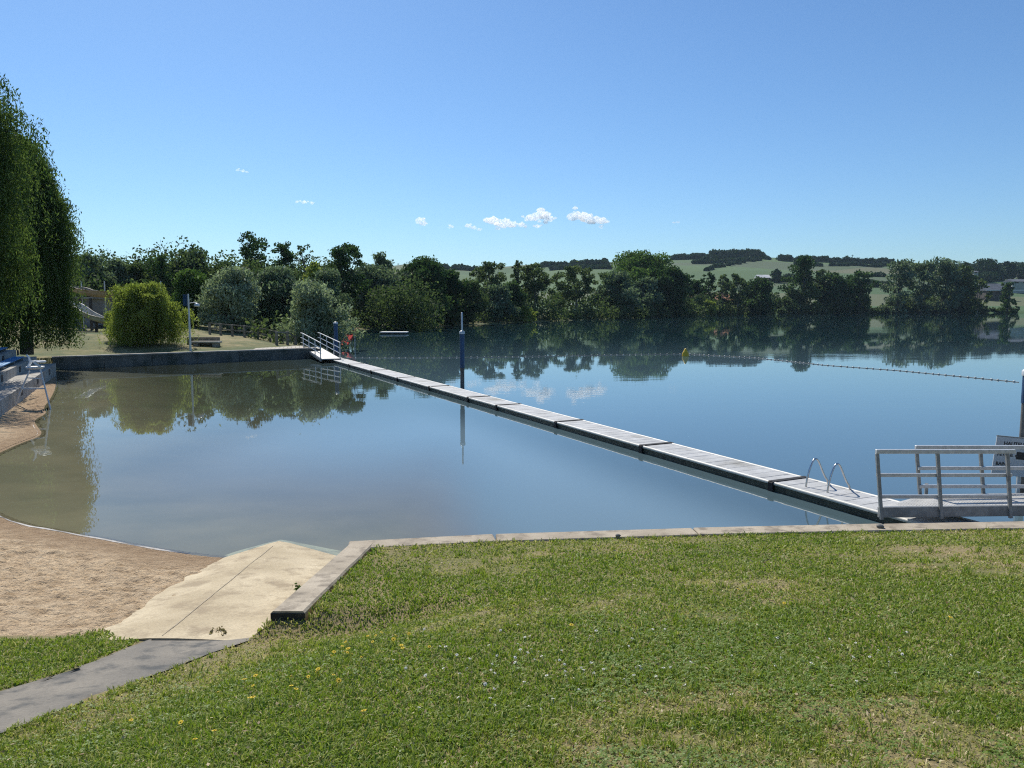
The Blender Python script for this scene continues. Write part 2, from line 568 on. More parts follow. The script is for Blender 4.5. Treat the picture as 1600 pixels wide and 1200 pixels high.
def deck_mat():
    m, nt, b = new_mat('pontoon_deck')
    vec = coords(nt)
    n1 = noise(nt, vec, 3, 6)
    r = ramp(nt, n1.outputs['Fac'], [(.3, (.36, .36, .35)), (.7, (.52, .52, .51))])
    n2 = noise(nt, vec, 1.1, 5)
    f = ramp(nt, n2.outputs['Fac'], [(.55, (0, 0, 0)), (.72, (1, 1, 1))])
    o = mixc(nt, f.outputs[0], r.outputs[0], (.27, .26, .23))
    n5 = noise(nt, vec, 22, 4, .7)
    d5 = ramp(nt, n5.outputs['Fac'], [(.34, (.6, .58, .54)), (.44, (1, 1, 1)), (.72, (1, 1, 1)), (.78, (1.35, 1.35, 1.3))])
    o = mixc(nt, .8, o, d5.outputs[0], 'MULTIPLY')
    nt.links.new(o, b.inputs['Base Color']); b.inputs['Roughness'].default_value = .7
    nb = noise(nt, vec, 40, 3); bump(nt, b, nb.outputs['Fac'], .2, .004)
    return m
deck = deck_mat()

def land_mat():
    m, nt, b = new_mat('meadow_ground')
    vec = coords(nt)
    g = nt.nodes.new('ShaderNodeNewGeometry')
    sx = nt.nodes.new('ShaderNodeSeparateXYZ'); nt.links.new(g.outputs['Position'], sx.inputs[0])
    n1 = noise(nt, vec, .35, 6, .65); n2 = noise(nt, vec, 2.5, 5, .7)
    near = ramp(nt, n1.outputs['Fac'], [(.36, (.075, .105, .025)), (.5, (.16, .155, .05)), (.64, (.29, .235, .11))])
    nn = ramp(nt, n2.outputs['Fac'], [(.3, (.6, .6, .55)), (.7, (1.1, 1.1, 1.1))])
    near2 = mixc(nt, .9, near.outputs[0], nn.outputs[0], 'MULTIPLY')
    # fields: long strips of different crops
    vm = coords(nt, (.0034, .0085, 0))
    ds = noise(nt, vec, .002, 2)
    av = nt.nodes.new('ShaderNodeVectorMath'); av.operation = 'ADD'
    nt.links.new(vm, av.inputs[0])
    sc_ = nt.nodes.new('ShaderNodeVectorMath'); sc_.operation = 'SCALE'; sc_.inputs['Scale'].default_value = .8
    nt.links.new(ds.outputs['Color'], sc_.inputs[0]); nt.links.new(sc_.outputs[0], av.inputs[1])
    vo = nt.nodes.new('ShaderNodeTexVoronoi'); vo.inputs['Scale'].default_value = 1.0
    nt.links.new(av.outputs[0], vo.inputs['Vector'])
    sep = nt.nodes.new('ShaderNodeSeparateColor'); nt.links.new(vo.outputs['Color'], sep.inputs[0])
    fld = ramp(nt, sep.outputs[0], [(0, (.046, .098, .026)), (.3, (.062, .118, .034)), (.55, (.064, .092, .038)), (.75, (.070, .132, .034)), (1, (.112, .118, .055))])
    fn = ramp(nt, n1.outputs['Fac'], [(.3, (.8, .8, .8)), (.7, (1.1, 1.1, 1.1))])
    fld2 = mixc(nt, 1.0, fld.outputs[0], fn.outputs[0], 'MULTIPLY')
    mr = nt.nodes.new('ShaderNodeMapRange'); mr.inputs[1].default_value = 150; mr.inputs[2].default_value = 330
    nt.links.new(sx.outputs[1], mr.inputs[0])
    o = mixc(nt, mr.outputs[0], near2, fld2)
    nt.links.new(o, b.inputs['Base Color']); b.inputs['Roughness'].default_value = .95
    bump(nt, b, n2.outputs['Fac'], .6, .15)
    return m
land = land_mat()

# ------------------------------------------------------------------ terrain functions
KERB = lambda X: np.interp(np.asarray(X, float), [-3.0, -2.12, 0, 3.55, 7.23, 18], [9.60, 9.72, 10.09, 10.44, 10.67, 11.3])          # front (land) edge of the lake kerb
def P_(Y):
    Y = np.asarray(Y, float)
    return np.where(Y < 7.2, .48 + .2 * (7.2 - Y), .11 * (11.55 - Y))
def p_s(x, y): return float(P_(y))
PATH_R = [on(p_s, *q)[:2] for q in ((-420, 1330), (0, 1148), (200, 1070), (330, 1022), (412, 994))]
PATH_L = [on(p_s, *q)[:2] for q in ((-420, 1216), (0, 1082), (100, 1052), (190, 1018), (243, 994))]
EDGE = [tuple(p) for p in PATH_R] + [(-2.02, 7.30), (-1.80, 9.82)]
def lawn_z(X, Y):
    X = np.asarray(X, float); Y = np.asarray(Y, float)
    d = -poly_dist(X, Y, EDGE)                                # positive on the lawn side (right of the line)
    L = .52 + .15 * (KERB(X) - Y)
    kz = .70 - .062 * (Y - 7.3)
    base = P_(np.minimum(Y, 7.2)) + (kz - P_(np.minimum(Y, 7.2))) * sstep(6.9, 7.45, Y)
    base = base - .0
    L = np.maximum(L, base * 0 + .45)
    k = sstep(0, 2.4, d)
    z = base + (np.maximum(L, base) - base) * k
    und = (fbm(X * .8, Y * .8, 3, 3) - .45) * .06 * sstep(.2, 1.5, d) * sstep(0, 1.0, KERB(X) - Y)
    left = -.035 + 0 * X
    return np.where(d > 0, z + und, P_(np.minimum(Y, 7.2)) - .0)

# shoreline of the small beach, listed so that the land lies on its left
SHORE = [(-26.8, 44.6), (-24.6, 41.0), (-21.0, 35.0), (-18.6, 30.6), (-17.0, 27.4), (-16.1, 26.2), (-15.6, 24.6), (-14.6, 23.2), (-13.5, 21.7), (-13.35, 20.4),
         (-12.9, 18.6), (-12.2, 17.3), (-11.0, 15.2), (-8.9, 12.95), (-6.75, 12.0), (-5.5, 11.4), (-4.3, 10.95), (-2.9, 10.9), (-1.9, 10.9)]
def chaikin(p, n=2):
    for _ in range(n):
        q = [p[0]]
        for a, b in zip(p[:-1], p[1:]):
            q += [(a[0] * .75 + b[0] * .25, a[1] * .75 + b[1] * .25), (a[0] * .25 + b[0] * .75, a[1] * .25 + b[1] * .75)]
        p = q + [p[-1]]
    return p
SHORE = chaikin(SHORE, 2)
PDIR = np.array([-.4385, .8987])                              # along the floating jetty, away from the viewer
def shore_d(X, Y): return -poly_dist(X, Y, SHORE)            # positive on land
def beach_z(X, Y):
    d = shore_d(X, Y)
    lnd = np.minimum(.115 * d, .52)
    wat = np.maximum(.085 * d, -1.2)
    return np.where(d > 0, lnd, wat)
def bed_z(X, Y):
    X = np.asarray(X, float); Y = np.asarray(Y, float)
    z = beach_z(X, Y)
    side = (X - 5.0) * PDIR[1] - (Y - 14.7) * PDIR[0]         # right of the jetty
    z = z - 1.9 * sstep(-4, 9, side) * sstep(9, 13, Y)
    z = z + (fbm(X * .5, Y * .5, 9, 3) - .45) * .10 * sstep(.1, 2, -shore_d(X, Y))
    z = z - .75 * sstep(-2.1, .6, X) * sstep(10.0, 11.0, Y)
    far = sstep(50, 75, Y)
    z = z * (1 - far) - 3.1 * far
    near_beach = (X > -14.05) & (X < -2.2) & (Y < 15.05) & (shore_d(X, Y) > -.20)
    return np.where(near_beach, z - .03, z)

# the land on the far side and along the left: the far shore, land on the left of the line
FS = [(-13.5, 10), (-19.6, 24.6), (-27.3, 40.6), (-26.6, 44.75), (-13.9, 54.1), (-13.3, 57), (-16.4, 65), (-20, 78), (-24, 100), tuple(at_z(600, 512.5)[:2]),
      tuple(at_z(650, 511.5)[:2]), tuple(at_z(800, 504.5)[:2]), tuple(at_z(900, 500.5)[:2]), tuple(at_z(1000, 497)[:2]), tuple(at_z(1100, 493.5)[:2]),
      tuple(at_z(1200, 490.8)[:2]), tuple(at_z(1400, 489.6)[:2]), tuple(at_z(1600, 488.8)[:2]), (700, 470), (1600, 600)]
CREST = np.array([(300, 428), (560, 424), (660, 411), (700, 418), (740, 422), (800, 417), (850, 413), (900, 412), (950, 411), (1050, 406),
                  (1100, 404), (1150, 403), (1200, 404), (1300, 407), (1400, 411), (1500, 416), (1600, 417), (1900, 424)], float)
def land_z(X, Y):
    X = np.asarray(X, float); Y = np.asarray(Y, float)
    d = poly_dist(X, Y, FS)
    bank = np.where(Y < 60, sstep(0, .5, d) * .62, sstep(0, 6, d) * .7)
    rise = sstep(1, 16, d) * 1.0 + sstep(16, 120, d) * .9
    rise = np.where(X < -18, rise + sstep(.3, 2.5, d) * .9 * sstep(46, 38, Y), rise)
    und = (fbm(X * .15, Y * .15, 5, 3) - .45) * .5 * sstep(2, 10, d)
    ppx = 800 + 1200 * X / np.maximum(Y, 1)
    cy = np.interp(ppx, CREST[:, 0], CREST[:, 1])
    crest = H + (475 - cy) / 1200 * 1100
    t = np.clip((Y - 400) / 700, 0, None)
    hill = np.where(t < 1, crest * (t ** 1.15), crest * (1 - .0006 * (Y - 1100)))
    hill = hill + (fbm(X * .006, Y * .006, 21, 3) - .45) * 16 * sstep(.05, .5, t) * sstep(1.0, .8, t)
    z = bank + rise + und + np.maximum(hill, 0)
    return np.where(d > -.2, z, -1.8)
def land_s(x, y): return float(land_z(np.array([x]), np.array([y]))[0])

# ------------------------------------------------------------------ setting: sheets
far_bed = MB(); far_bed.box(-2500, 2600, -60, 3000, -3.6, -3.2)
tag(far_bed.build('lake_bottom', bed), kind='structure')
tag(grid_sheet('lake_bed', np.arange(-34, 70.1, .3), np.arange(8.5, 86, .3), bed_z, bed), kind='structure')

def ax_lin(segs):
    out = []
    for a, b, s in segs:
        out += list(np.arange(a, b, s))
    out.append(segs[-1][1])
    return np.array(out)
tag(grid_sheet('terrain', ax_lin([(-2400, -300, 60), (-300, -70, 8), (-70, 30, .8), (30, 400, 6), (400, 900, 12), (900, 2500, 60)]),
               ax_lin([(10, 70, .8), (70, 180, 2.5), (180, 480, 5), (480, 1300, 16), (1300, 2400, 50)]), land_z, land,
               keep=lambda X, Y: poly_dist(X, Y, FS) > -2.0), kind='structure')

def beach_bumps(X, Y):
    d = shore_d(X, Y)
    z = beach_z(X, Y)
    z = np.where((d > 0) & (Y < 9.5), np.minimum(z, P_(Y) + .02), z)
    a = sstep(.25, 1.3, d)
    foot = (fbm(X * 2.6, Y * 3.4, 31, 5) - .47) * .10 + (fbm(X * 7, Y * 8.5, 44, 3) - .44) * .10 * (.3 + fbm(X * 1.1, Y * 1.3, 46, 2)) + (fbm(X * 13, Y * 17, 48, 3) - .44) * .075
    z = z + foot * a
    return z - .10 * sstep(7.12, 6.95, Y)
tag(grid_sheet('beach', np.arange(-14, -2.25, .036), np.arange(6.95, 15, .036), beach_bumps, sand, keep=lambda X, Y: shore_d(X, Y) > -.10), kind='structure')
tag(grid_sheet('upper_beach', np.arange(-28, -10, .08), np.arange(15, 45, .08),
               lambda X, Y: beach_z(X, Y) + .008 + (fbm(X * 2, Y * 2.4, 33, 3) - .45) * .07 * sstep(.1, 1.0, shore_d(X, Y)), sand,
               keep=lambda X, Y: (shore_d(X, Y) > -.14) & (poly_dist(X, Y, FS) < 1.0)), kind='structure')

tag(grid_sheet('lawn', np.arange(-11, 17, .07), np.arange(-2, 13, .07), lawn_z, lawn_mat,
               keep=lambda X, Y: (Y < KERB(X) + .12) & ((X > -2.12) | (Y < 7.2))), kind='structure')

wm = water_mat()
def water_sheet():
    xs = ax_lin([(-60, -30, 5), (-30, 16, .5), (16, 60, 4), (60, 1700, 120)]); ys = ax_lin([(8.6, 60, .5), (60, 120, 6), (120, 760, 80)])
    X, Y = np.meshgrid(xs, ys)
    d = np.maximum(-bed_z(X, Y), 0)
    murk = np.clip(1 - np.exp(-np.maximum(d - .12, 0) / .62), 0, .97)
    nx, ny = len(xs), len(ys)
    # what hangs in the water: pale over the sandy near end, olive weed at the far end of the basin, blue to dark green out in the lake
    def lerp(a, b, t): return a + (np.array(b) - a) * t[..., None]
    C = np.ones(X.shape + (3,)) * np.array((.310, .285, .250))
    C = lerp(C, (.190, .272, .305), sstep(.15, .75, murk))
    C = lerp(C, (.115, .072, .018), .95 * sstep(-6.0, -9.0, X) * sstep(32, 22, Y))
    C = lerp(C, (.046, .052, .020), .92 * sstep(17, 29, Y - .05 * (X + 12) ** 2 * (X > -12)))
    side = (X - 5.0) * PDIR[1] - (Y - 14.7) * PDIR[0]
    C = lerp(C, (.050, .078, .080), .85 * sstep(-3.2, -.4, side))  # darker beside the jetty: its side's dark reflection put into the colour
    out = sstep(-.5, 1.5, (X - 5.0) * PDIR[1] - (Y - 14.7) * PDIR[0])
    L = np.ones(X.shape + (3,)) * np.array((.085, .140, .172))
    L = lerp(L, (.016, .044, .054), sstep(24, 95, Y))
    C = C + (L - C) * out[..., None]
    i = np.arange((ny - 1) * (nx - 1)); r = i // (nx - 1); c = i % (nx - 1); a = r * nx + c
    o = np_mesh('water', np.stack([X, Y, X * 0], -1).reshape(-1, 3), np.stack([a, a + 1, a + nx + 1, a + nx], -1), 4, wm, attr={'murk': murk.ravel()})
    ca = o.data.attributes.new('silt_reflection', 'FLOAT_COLOR', 'POINT')
    ca.data.foreach_set('color', np.concatenate([C, np.ones(X.shape + (1,))], -1).astype(np.float32).ravel())
    return o
tag(water_sheet(), kind='structure')

# thin pale strip painted in as the sun's glint along the waterline
def shore_glint():
    pts = []
    sh = [p for p in SHORE if p[1] < 24 and p[0] < -4.6]
    for (ax, ay), (bx, by) in zip(sh[:-1], sh[1:]):
        n = max(2, int(math.hypot(bx - ax, by - ay) / .06))
        for k in range(n):
            t = k / n
            pts.append((ax + (bx - ax) * t, ay + (by - ay) * t))
    pts = np.array(pts)
    T = np.gradient(pts, axis=0); T /= np.linalg.norm(T, axis=1)[:, None]
    nrm = np.stack([T[:, 1], -T[:, 0]], 1)                     # towards ... either side
    s = np.arange(len(pts)) * .06
    off = (fbm(s * 1.2, s * 0, 3, 3) - .45) * .05
    wd = .003 + .030 * np.clip(fbm(s * 2.2, s * 0 + 5, 8, 3) - .28, 0, 1)
    a = pts + nrm * (off - wd)[:, None]; b = pts + nrm * (off + wd)[:, None]
    V = np.concatenate([np.c_[a, np.full(len(a), .016)], np.c_[b, np.full(len(b), .006)]])
    n = len(pts); i = np.arange(n - 1)
    return V, np.stack([i, i + 1, i + 1 + n, i + n], 1)
fv, ff = shore_glint()
tag(np_mesh('glint_line', fv, ff, 4, rough_mat('shore_glint', (.5, .45, .38), (.74, .70, .64), 9, .8), smooth=True), kind='structure')

# the path: a slab laid over the lawn sheet
def path_strip():
    mbp = MB()
    def fine(pl):
        pl = [np.array(p) for p in pl]; out = []
        for a, b in zip(pl[:-1], pl[1:]):
            for k in range(10): out.append(a + (b - a) * k / 10)
        out.append(pl[-1]); return out
    A, B = fine(PATH_L), fine(PATH_R)
    vs = []; fs = []; nw = 12
    for i, (a, b) in enumerate(zip(A, B)):
        for k in range(nw + 1):
            q = a + (b - a) * k / nw
            ed = (.16 * (vnoise(i * .45, k * 3., 5) - .5) + .08 * (vnoise(i * 1.7, k * 3., 6) - .5)) * (1 if k in (0, nw) else 0)
            vs.append((q[0] + ed, q[1] + ed, float(P_(min(q[1], 7.2))) + .004 + .006 * float(vnoise(q[0] * 3, q[1] * 3, 2))))
    for i in range(len(A) - 1):
        for k in range(nw):
            s = i * (nw + 1) + k
            fs.append((s, s + 1, s + nw + 2, s + nw + 1))
    mbp.add(vs, fs, True)
    return mbp
tag(path_strip().build('path', path_mat), kind='structure')

# the concrete ramp into the water: crowned slab with a joint down its crest
def ramp_build():
    mb = MB()
    crest0 = np.array(at_z(262, 990, .50)[:2]); crest1 = np.array((-3.66, 11.55))
    dirv = (crest1 - crest0)
    l0 = np.array(at_z(150, 996, .46)[:2]); r0 = np.array((-2.30, 7.22))
    l1 = np.array((-4.36, 10.98)); r1 = np.array((-2.33, 11.0))
    vs = []; fs = []; n = 40; m = 6
    for i in range(n + 1):
        t = -.045 + i / n * 1.13
        c = crest0 + dirv * t; l = l0 + (l1 - l0) * t; r = r0 + (r1 - r0) * min(t, 3)
        zc = .49 * (1 - t)
        for k in range(-m, m + 1):
            if k < 0:
                q = c + (l - c) * (-k / m); z = zc - .052 * (-k / m)
            else:
                q = c + (r - c) * (k / m); z = zc - .048 * (k / m)
            jag = 0
            if k == -m: jag = (float(vnoise(i * .7, 3., 11)) - .5) * .10
            vs.append((q[0] + jag, q[1], z + .035 + (.0 if k else -.006)))
    for i in range(n):
        for k in range(2 * m):
            s = i * (2 * m + 1) + k
            fs.append((s, s + 1, s + 2 * m + 2, s + 2 * m + 1))
    mb.add(vs, fs, False)
    # a skirt along the left edge
    sk = []
    for i in range(n + 1):
        v = vs[i * (2 * m + 1)]
        sk += [v, (v[0] - .02, v[1], v[2] - .16)]
    mb.add(sk, [(2 * i + 1, 2 * i, 2 * i + 2, 2 * i + 3)[::-1] for i in range(n)])
    f0 = [vs[k] for k in range(2 * m + 1)]
    mb.add(f0 + [(p[0], p[1], p[2] - .15) for p in f0], [(k, k + 1, 2 * m + 2 + k, 2 * m + 1 + k)[::-1] for k in range(2 * m)])
    return mb
ramp_o = tag(ramp_build().build('ramp', ramp_mat), kind='structure')
def ramp_joint():
    mb = MB()
    c0 = np.array(at_z(262, 990, .50)[:2]); c1 = np.array((-3.66, 11.55)); dv = c1 - c0
    p = np.array([-dv[1], dv[0]]) / np.linalg.norm(dv)
    vs = []
    for i in range(31):
        t = -.03 + i / 30 * 1.0
        c = c0 + dv * t + p * (.02 * (float(vnoise(i * .4, 1., 3)) - .5)); z = .49 * (1 - t) + .034
        wd = .002 + .007 * float(vnoise(i * .9, 4., 8))
        vs += [(*(c - p * wd), z), (*(c + p * wd), z)]
    mb.add(vs, [(2 * i, 2 * i + 2, 2 * i + 3, 2 * i + 1) for i in range(30)])
    return mb
ramp_joint().build('expansion_joint', rough_mat('joint_grit', (.29, .235, .155), (.45, .37, .255), 6), ramp_o)

# kerbs: the wall along the lawn's lake edge and the low wall beside the ramp
kw = thing('kerb_wall', 'long pale concrete lake kerb running along the back of the lawn', 'wall', (4, 10.6, .3))
def kerb_long():
    mb = MB()
    xs = [-2.14, -.2, 2.6, 5.4, 8.2, 11.0, 14.0, 17.5]
    for a, b in zip(xs[:-1], xs[1:]):
        j = .006
        y0, y1 = float(KERB(a)), float(KERB(b))
        d = np.array([b - a, y1 - y0, 0]); L = np.linalg.norm(d); d /= L
        sd = np.array([-d[1], d[0], 0])
        c = np.array([(a + b) / 2, (y0 + y1) / 2, 0]) + sd * .17
        c[2] = (.55 - 2.6) / 2
        mb.obox(c, d, sd, (0, 0, 1), L / 2 - j, .17, (.55 + 2.6) / 2 + random.uniform(-.004, .004), .015)
    return mb
kerb_long().build('kerb_block_row', concrete, kw)
rw = thing('ramp_wall', 'short sloping concrete kerb with a dark end face beside the ramp', 'wall', (-2.1, 8.5, .4))
def ramp_wall():
    mb = MB()
    ys = np.linspace(7.28, 10.02, 8); xl = np.linspace(-2.37, -2.16, 8)
    vs = []; fs = []
    b = .02
    for y, x in zip(ys, xl):
        z = .71 - .060 * (y - 7.3); wd = .33 + .004 * math.sin(y * 7)
        vs += [(x, y, -1.2), (x, y, z - b), (x + b, y, z), (x + wd - b, y, z), (x + wd, y, z - b), (x + wd, y, -1.2)]
    for i in range(7):
        for k in range(5):
            s = i * 6 + k
            fs.append((s, s + 6, s + 7, s + 1))
    fs.append((5, 4, 3, 2, 1, 0)[::-1]); 
    mb.add(vs, fs)
    return mb
ramp_wall().build('kerb_block', concrete, rw)
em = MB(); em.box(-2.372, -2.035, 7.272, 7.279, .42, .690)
em.build('end_face', rough_mat('dark_end_concrete', (.022, .022, .018), (.085, .075, .058), 7, .95, 30, .5, .01), rw)  # thin slab, darker than the rest of the kerb

# basin end wall, far left
A_, B_ = np.array((-26.7, 44.55)), np.array((-13.75, 53.95))
ew = thing('basin_wall', 'dark weathered retaining wall at the far end of the bathing basin', 'wall', (-20, 49.2, 0))
def end_wall():
    mb = MB(); d = (B_ - A_); L = np.linalg.norm(d); d /= L; s = np.array([-d[1], d[0]])
    n = 6
    for i in range(n):
        a = A_ + d * (L * i / n); b = A_ + d * (L * (i + 1) / n)
        mb.prism([a + d * .01, b - d * .01, b - d * .01 + s * .35, a + d * .01 + s * .35], -2.2, .66)
    return mb
end_wall().build('wall_panel_row', wall_mat, ew)
def wall_cap():
    mb = MB(); d = (B_ - A_); L = np.linalg.norm(d); d /= L; s = np.array([-d[1], d[0]])
    mb.prism([A_ - s * .04, B_ - s * .04 + d * .05, B_ + s * .42 + d * .05, A_ + s * .42], .662, .74)
    return mb
wall_cap().build('coping', step_mat, ew)
sb = MB()
dd = (B_ - A_) / np.linalg.norm(B_ - A_); ss = np.array([-dd[1], dd[0]])
sb.prism([B_ + dd * 0, B_ + dd * .35, B_ + dd * .35 + ss * 6, B_ + ss * 6], -2.2, .66)
sb.build('return_wall', wall_mat, ew)

# stepped seating on the left, parallel to the jetty
T0 = np.array((-12.6, 16.4)); T1 = np.array((-24.3, 40.8)); TD = (T1 - T0) / np.linalg.norm(T1 - T0); TS = np.array([-TD[1], TD[0]])
st = thing('stepped_terrace', 'concrete stepped terrace with square openings along the left beach', 'terrace', (T0[0], T0[1], 0))
TL = float(np.linalg.norm(T1 - T0))
def tier(k, l0, l1):
    mb = MB()
    a = T0 + TD * l0 + TS * (.85 * k); b = T0 + TD * l1 + TS * (.85 * k)
    mb.prism([a, b, b + TS * .85, a + TS * .85][::1], -.4, .62 + .40 * k)
    return mb
for k in range(4):
    tier(k, 0 if k == 0 else .0, TL - (0, 0, .4, .8)[k]).build('tier', step_mat, st)
for k in (0, 1, 2):
    for l in (TL - 3.2, TL - 8.0, TL - 13.0, TL - 18.5):
        o = T0 + TD * (l + k * 1.7) + TS * (.85 * k)
        mb = MB(); mb.obox((o[0], o[1], .42 + .40 * k), (*TD, 0), (*TS, 0), (0, 0, 1), .28, .012, .13)
        mb.build('opening', hut_dark, st)
for i, (k, off, wd) in enumerate(((1, .42, .5), (2, .42, .5), (3, .42, .5))):
    la, lb = (3, 2, 1)[i], TL - (3.0, 1.6, 1.2)[i]
    zt = .62 + .40 * k
    bt = thing('plank_bench', ['lowest long blue plank bench on the terrace', 'middle long blue plank bench on the terrace', 'top long blue plank bench on the terrace under the willow'][i],
               'bench', (*(T0 + TD * la + TS * (.85 * k + off)), zt), 'blue benches on the stepped terrace')
    for q in (-.16, .0, .16):
        a = T0 + TD * la + TS * (.85 * k + off + q); b = T0 + TD * lb + TS * (.85 * k + off + q)
        mb = MB(); mb.beam((*a, zt + .17), (*b, zt + .17), .14, .045, bev=.008); mb.build('plank', blue_bench, bt)
    for j in range(8):
        p = T0 + TD * (la + .4 + (lb - la - .8) * j / 7) + TS * (.85 * k + off)
        mb = MB(); mb.obox((*p, zt + .075), (*TD, 0), (*TS, 0), (0, 0, 1), .06, .22, .072); mb.build('foot', steel_dark, bt)

# ------------------------------------------------------------------ floating jetty
Q0 = at_z(1205, 753, .185); Q1 = at_z(514, 560.5, .185)
PD = (Q1 - Q0)[:2]; PD = PD / np.linalg.norm(PD)
PS = np.array([PD[1], -PD[0]])                              # to the right (lake side)
JW = .95; ZT = .185
def jp(s, o, z=0): 
    q = Q0[:2] + PD * s + PS * o
    return np.array([q[0], q[1], z])
def s_of(x, y):
    return float(np.dot(at_z(x, y, ZT)[:2] - Q0[:2], PD))
joints = [-4.75, 0.0] + [s_of(*q) for q in ((995, 697), (858, 660), (765, 634), (720, 621.5), (661, 604.5), (613, 590.5), (573, 579), (540.5, 569.3))]
joints += [joints[-1] + 4.6, joints[-1] + 9.0]
labs = ['pale jetty section under the near gangway carrying the swimming ladder',
        'first full pale jetty section beyond the ladder, with clear plank lines',
        'second pale jetty section beyond the one with the ladder',
        'third pale jetty section beyond the ladder, just before the short one',
        'noticeably short pale jetty section in front of the tall blue post',
        'pale jetty section just beyond the short one, behind the tall blue post',
        'second pale jetty section beyond the short one, towards the far bank',
        'fourth pale jetty section counted from the far gangway',
        'third pale jetty section counted from the far gangway',
        'pale jetty section next to the one under the far gangway',
        'farthest jetty section at the foot of the far gangway']
for i, (a, b) in enumerate(zip(joints[:-1], joints[1:])):
    t = thing('pontoon_section', labs[i], 'pontoon', jp((a + b) / 2, JW / 2, 0), 'sections of the floating jetty')
    up = (0, 0, 1); D3 = (*PD, 0); S3 = (*PS, 0)
    a2, b2 = a + .04, b - .04
    # deck of cross planks with narrow gaps
    n = max(4, int(round((b2 - a2) / .34)))
    mb = MB()
    for k in range(n):
        s0 = a2 + (b2 - a2) * k / n + .005; s1 = a2 + (b2 - a2) * (k + 1) / n - .005
        mb.obox(jp((s0 + s1) / 2, JW / 2, ZT - .018 + random.uniform(-.002, .002)), D3, S3, up, (s1 - s0) / 2, JW / 2 - .055, .018, .005)
    mb.build('deck', deck, t)
    mb = MB(); mb.obox(jp((a2 + b2) / 2, JW / 2, (ZT - .035 - .37) / 2), D3, S3, up, (b2 - a2) / 2, JW / 2 - .03, (ZT - .035 + .37) / 2, .02)
    for zz in (.03, .07, .11):
        for oo in (.028, JW - .028):
            mb.tube([jp(a2 + .01, oo, zz), jp(b2 - .01, oo, zz)], .012, 6)
    mb.build('float', float_green, t)
    for oo in (.03, JW - .03):
        mb = MB(); mb.tube([jp(a2, oo, ZT - .024), jp(b2, oo, ZT - .024)], .036, 10); mb.build('nosing', nosing_mat, t)
    if i > 0:
        mb = MB()
        mb.obox(jp(a, JW / 2, ZT + .006), D3, S3, up, .065, JW / 2 + .012, .012)
        mb.obox(jp(a, -.012, ZT / 2 - .04), D3, S3, up, .07, .022, ZT / 2 + .045, .012)
        mb.obox(jp(a, JW + .012, ZT / 2 - .04), D3, S3, up, .07, .022, ZT / 2 + .045, .012)
        mb.build('joint_strap', black_rubber, t)

# swimming ladder: two hoops over the lake side of the jetty
ld = thing('swim_ladder', 'stainless swimming ladder with two arched handrails on the jetty', 'ladder', at_z(1295, 768, ZT))
def hoop(pa, ptop, pb):
    A = at_z(*pa, ZT)
    sA = float(np.dot(A[:2] - Q0[:2], PD))
    pts = []
    prof = [(.30, ZT), (.33, ZT + .20), (.40, ZT + .40), (.46, ZT + .50), (.52, ZT + .54), (.58, ZT + .52), (.64, ZT + .44), (.78, ZT + .18), (.90, ZT + .05), (.97, -.15), (.99, -.7)]
    # smooth
    P3 = [jp(sA, o, z) for o, z in prof]
    out = [P3[0]]
    for a, b, c in zip(P3[:-2], P3[1:-1], P3[2:]):
        out += [(a + 2 * b) / 3 * 1.0, b, (c + 2 * b) / 3] if False else [(a * .25 + b * .75), (b * .75 + c * .25)]
    out.append(P3[-1])
    return out
for pa in ((1264, 760), (1298, 769)):
    mb = MB(); mb.tube(hoop(pa, None, None), .019, 10); mb.build('handrail', chrome, ld)
for k, z in enumerate((-.18, -.45)):
    sA = float(np.dot(at_z(1264, 760, ZT)[:2] - Q0[:2], PD)); sB = float(np.dot(at_z(1298, 769, ZT)[:2] - Q0[:2], PD))
    mb = MB(); mb.beam(jp(sA, .985, z), jp(sB, .985, z), .07, .025); mb.build('rung', chrome, ld)

# ------------------------------------------------------------------ near gangway
gw = thing('gangway', 'near steel gangway with tread plate and double railings beside the lawn', 'gangway', (7.0, 12.5, .3))
GX0, GX1 = 5.95, 11.6
NY, FY = 12.20, 13.02
def gz(x): return .335 + .012 * (x - GX0)
GSL = .012
gm = MB()
gm.prism([(GX0, NY + .03), (GX1, NY + .03), (GX1, FY - .03), (GX0 + 1.15, FY - .03)], [gz(GX0) + .07, gz(GX1) + .07, gz(GX1) + .07, gz(GX0) + .07], [gz(GX0) + .10, gz(GX1) + .10, gz(GX1) + .10, gz(GX0) + .10])
gm.build('tread_plate', plate, gw)
pm_ = MB()
for ix in range(110):                                        # raised lozenges of the tread plate
    for iy in range(13):
        x = GX0 + .4 + ix * .052; y = NY + .09 + iy * .053
        if x < GX0 + .1 + 1.15 * (y - NY) / (FY - NY): continue
        s = 1 if (ix + iy) % 2 else -1
        dx, dy = .014, .014 * s
        z = gz(x) + .1005
        nx, ny = -dy * .22, dx * .22
        pm_.add([(x - dx, y - dy, z), (x + nx, y + ny, z + .003), (x + dx, y + dy, z), (x - nx, y - ny, z + .003)], [(0, 3, 2, 1)])
pm_.build('tread_pattern', plate, gw)
for yy, nm in ((NY, 'side_beam'), (FY, 'side_beam')):
    mb = MB(); mb.beam((GX0 + (.0 if yy == NY else 1.1), yy, gz(GX0) + .02), (GX1, yy, gz(GX1) + .02), .05, .17, bev=.006); mb.build(nm, steel_dark, gw)
    mb = MB(); mb.beam((GX0 + (.1 if yy == NY else 1.2), yy + (.028 if yy == NY else -.028), gz(GX0) + .085), (GX1, yy + (.028 if yy == NY else -.028), gz(GX1) + .085), .02, .05); mb.build('edge_strip', steel, gw)
for k in range(6):
    x = GX0 + 1.2 + k * .92
    mb = MB(); mb.beam((x, NY + .03, gz(x) + .0), (x, FY - .03, gz(x) + .0), .05, .10); mb.build('cross_beam', steel_dark, gw)
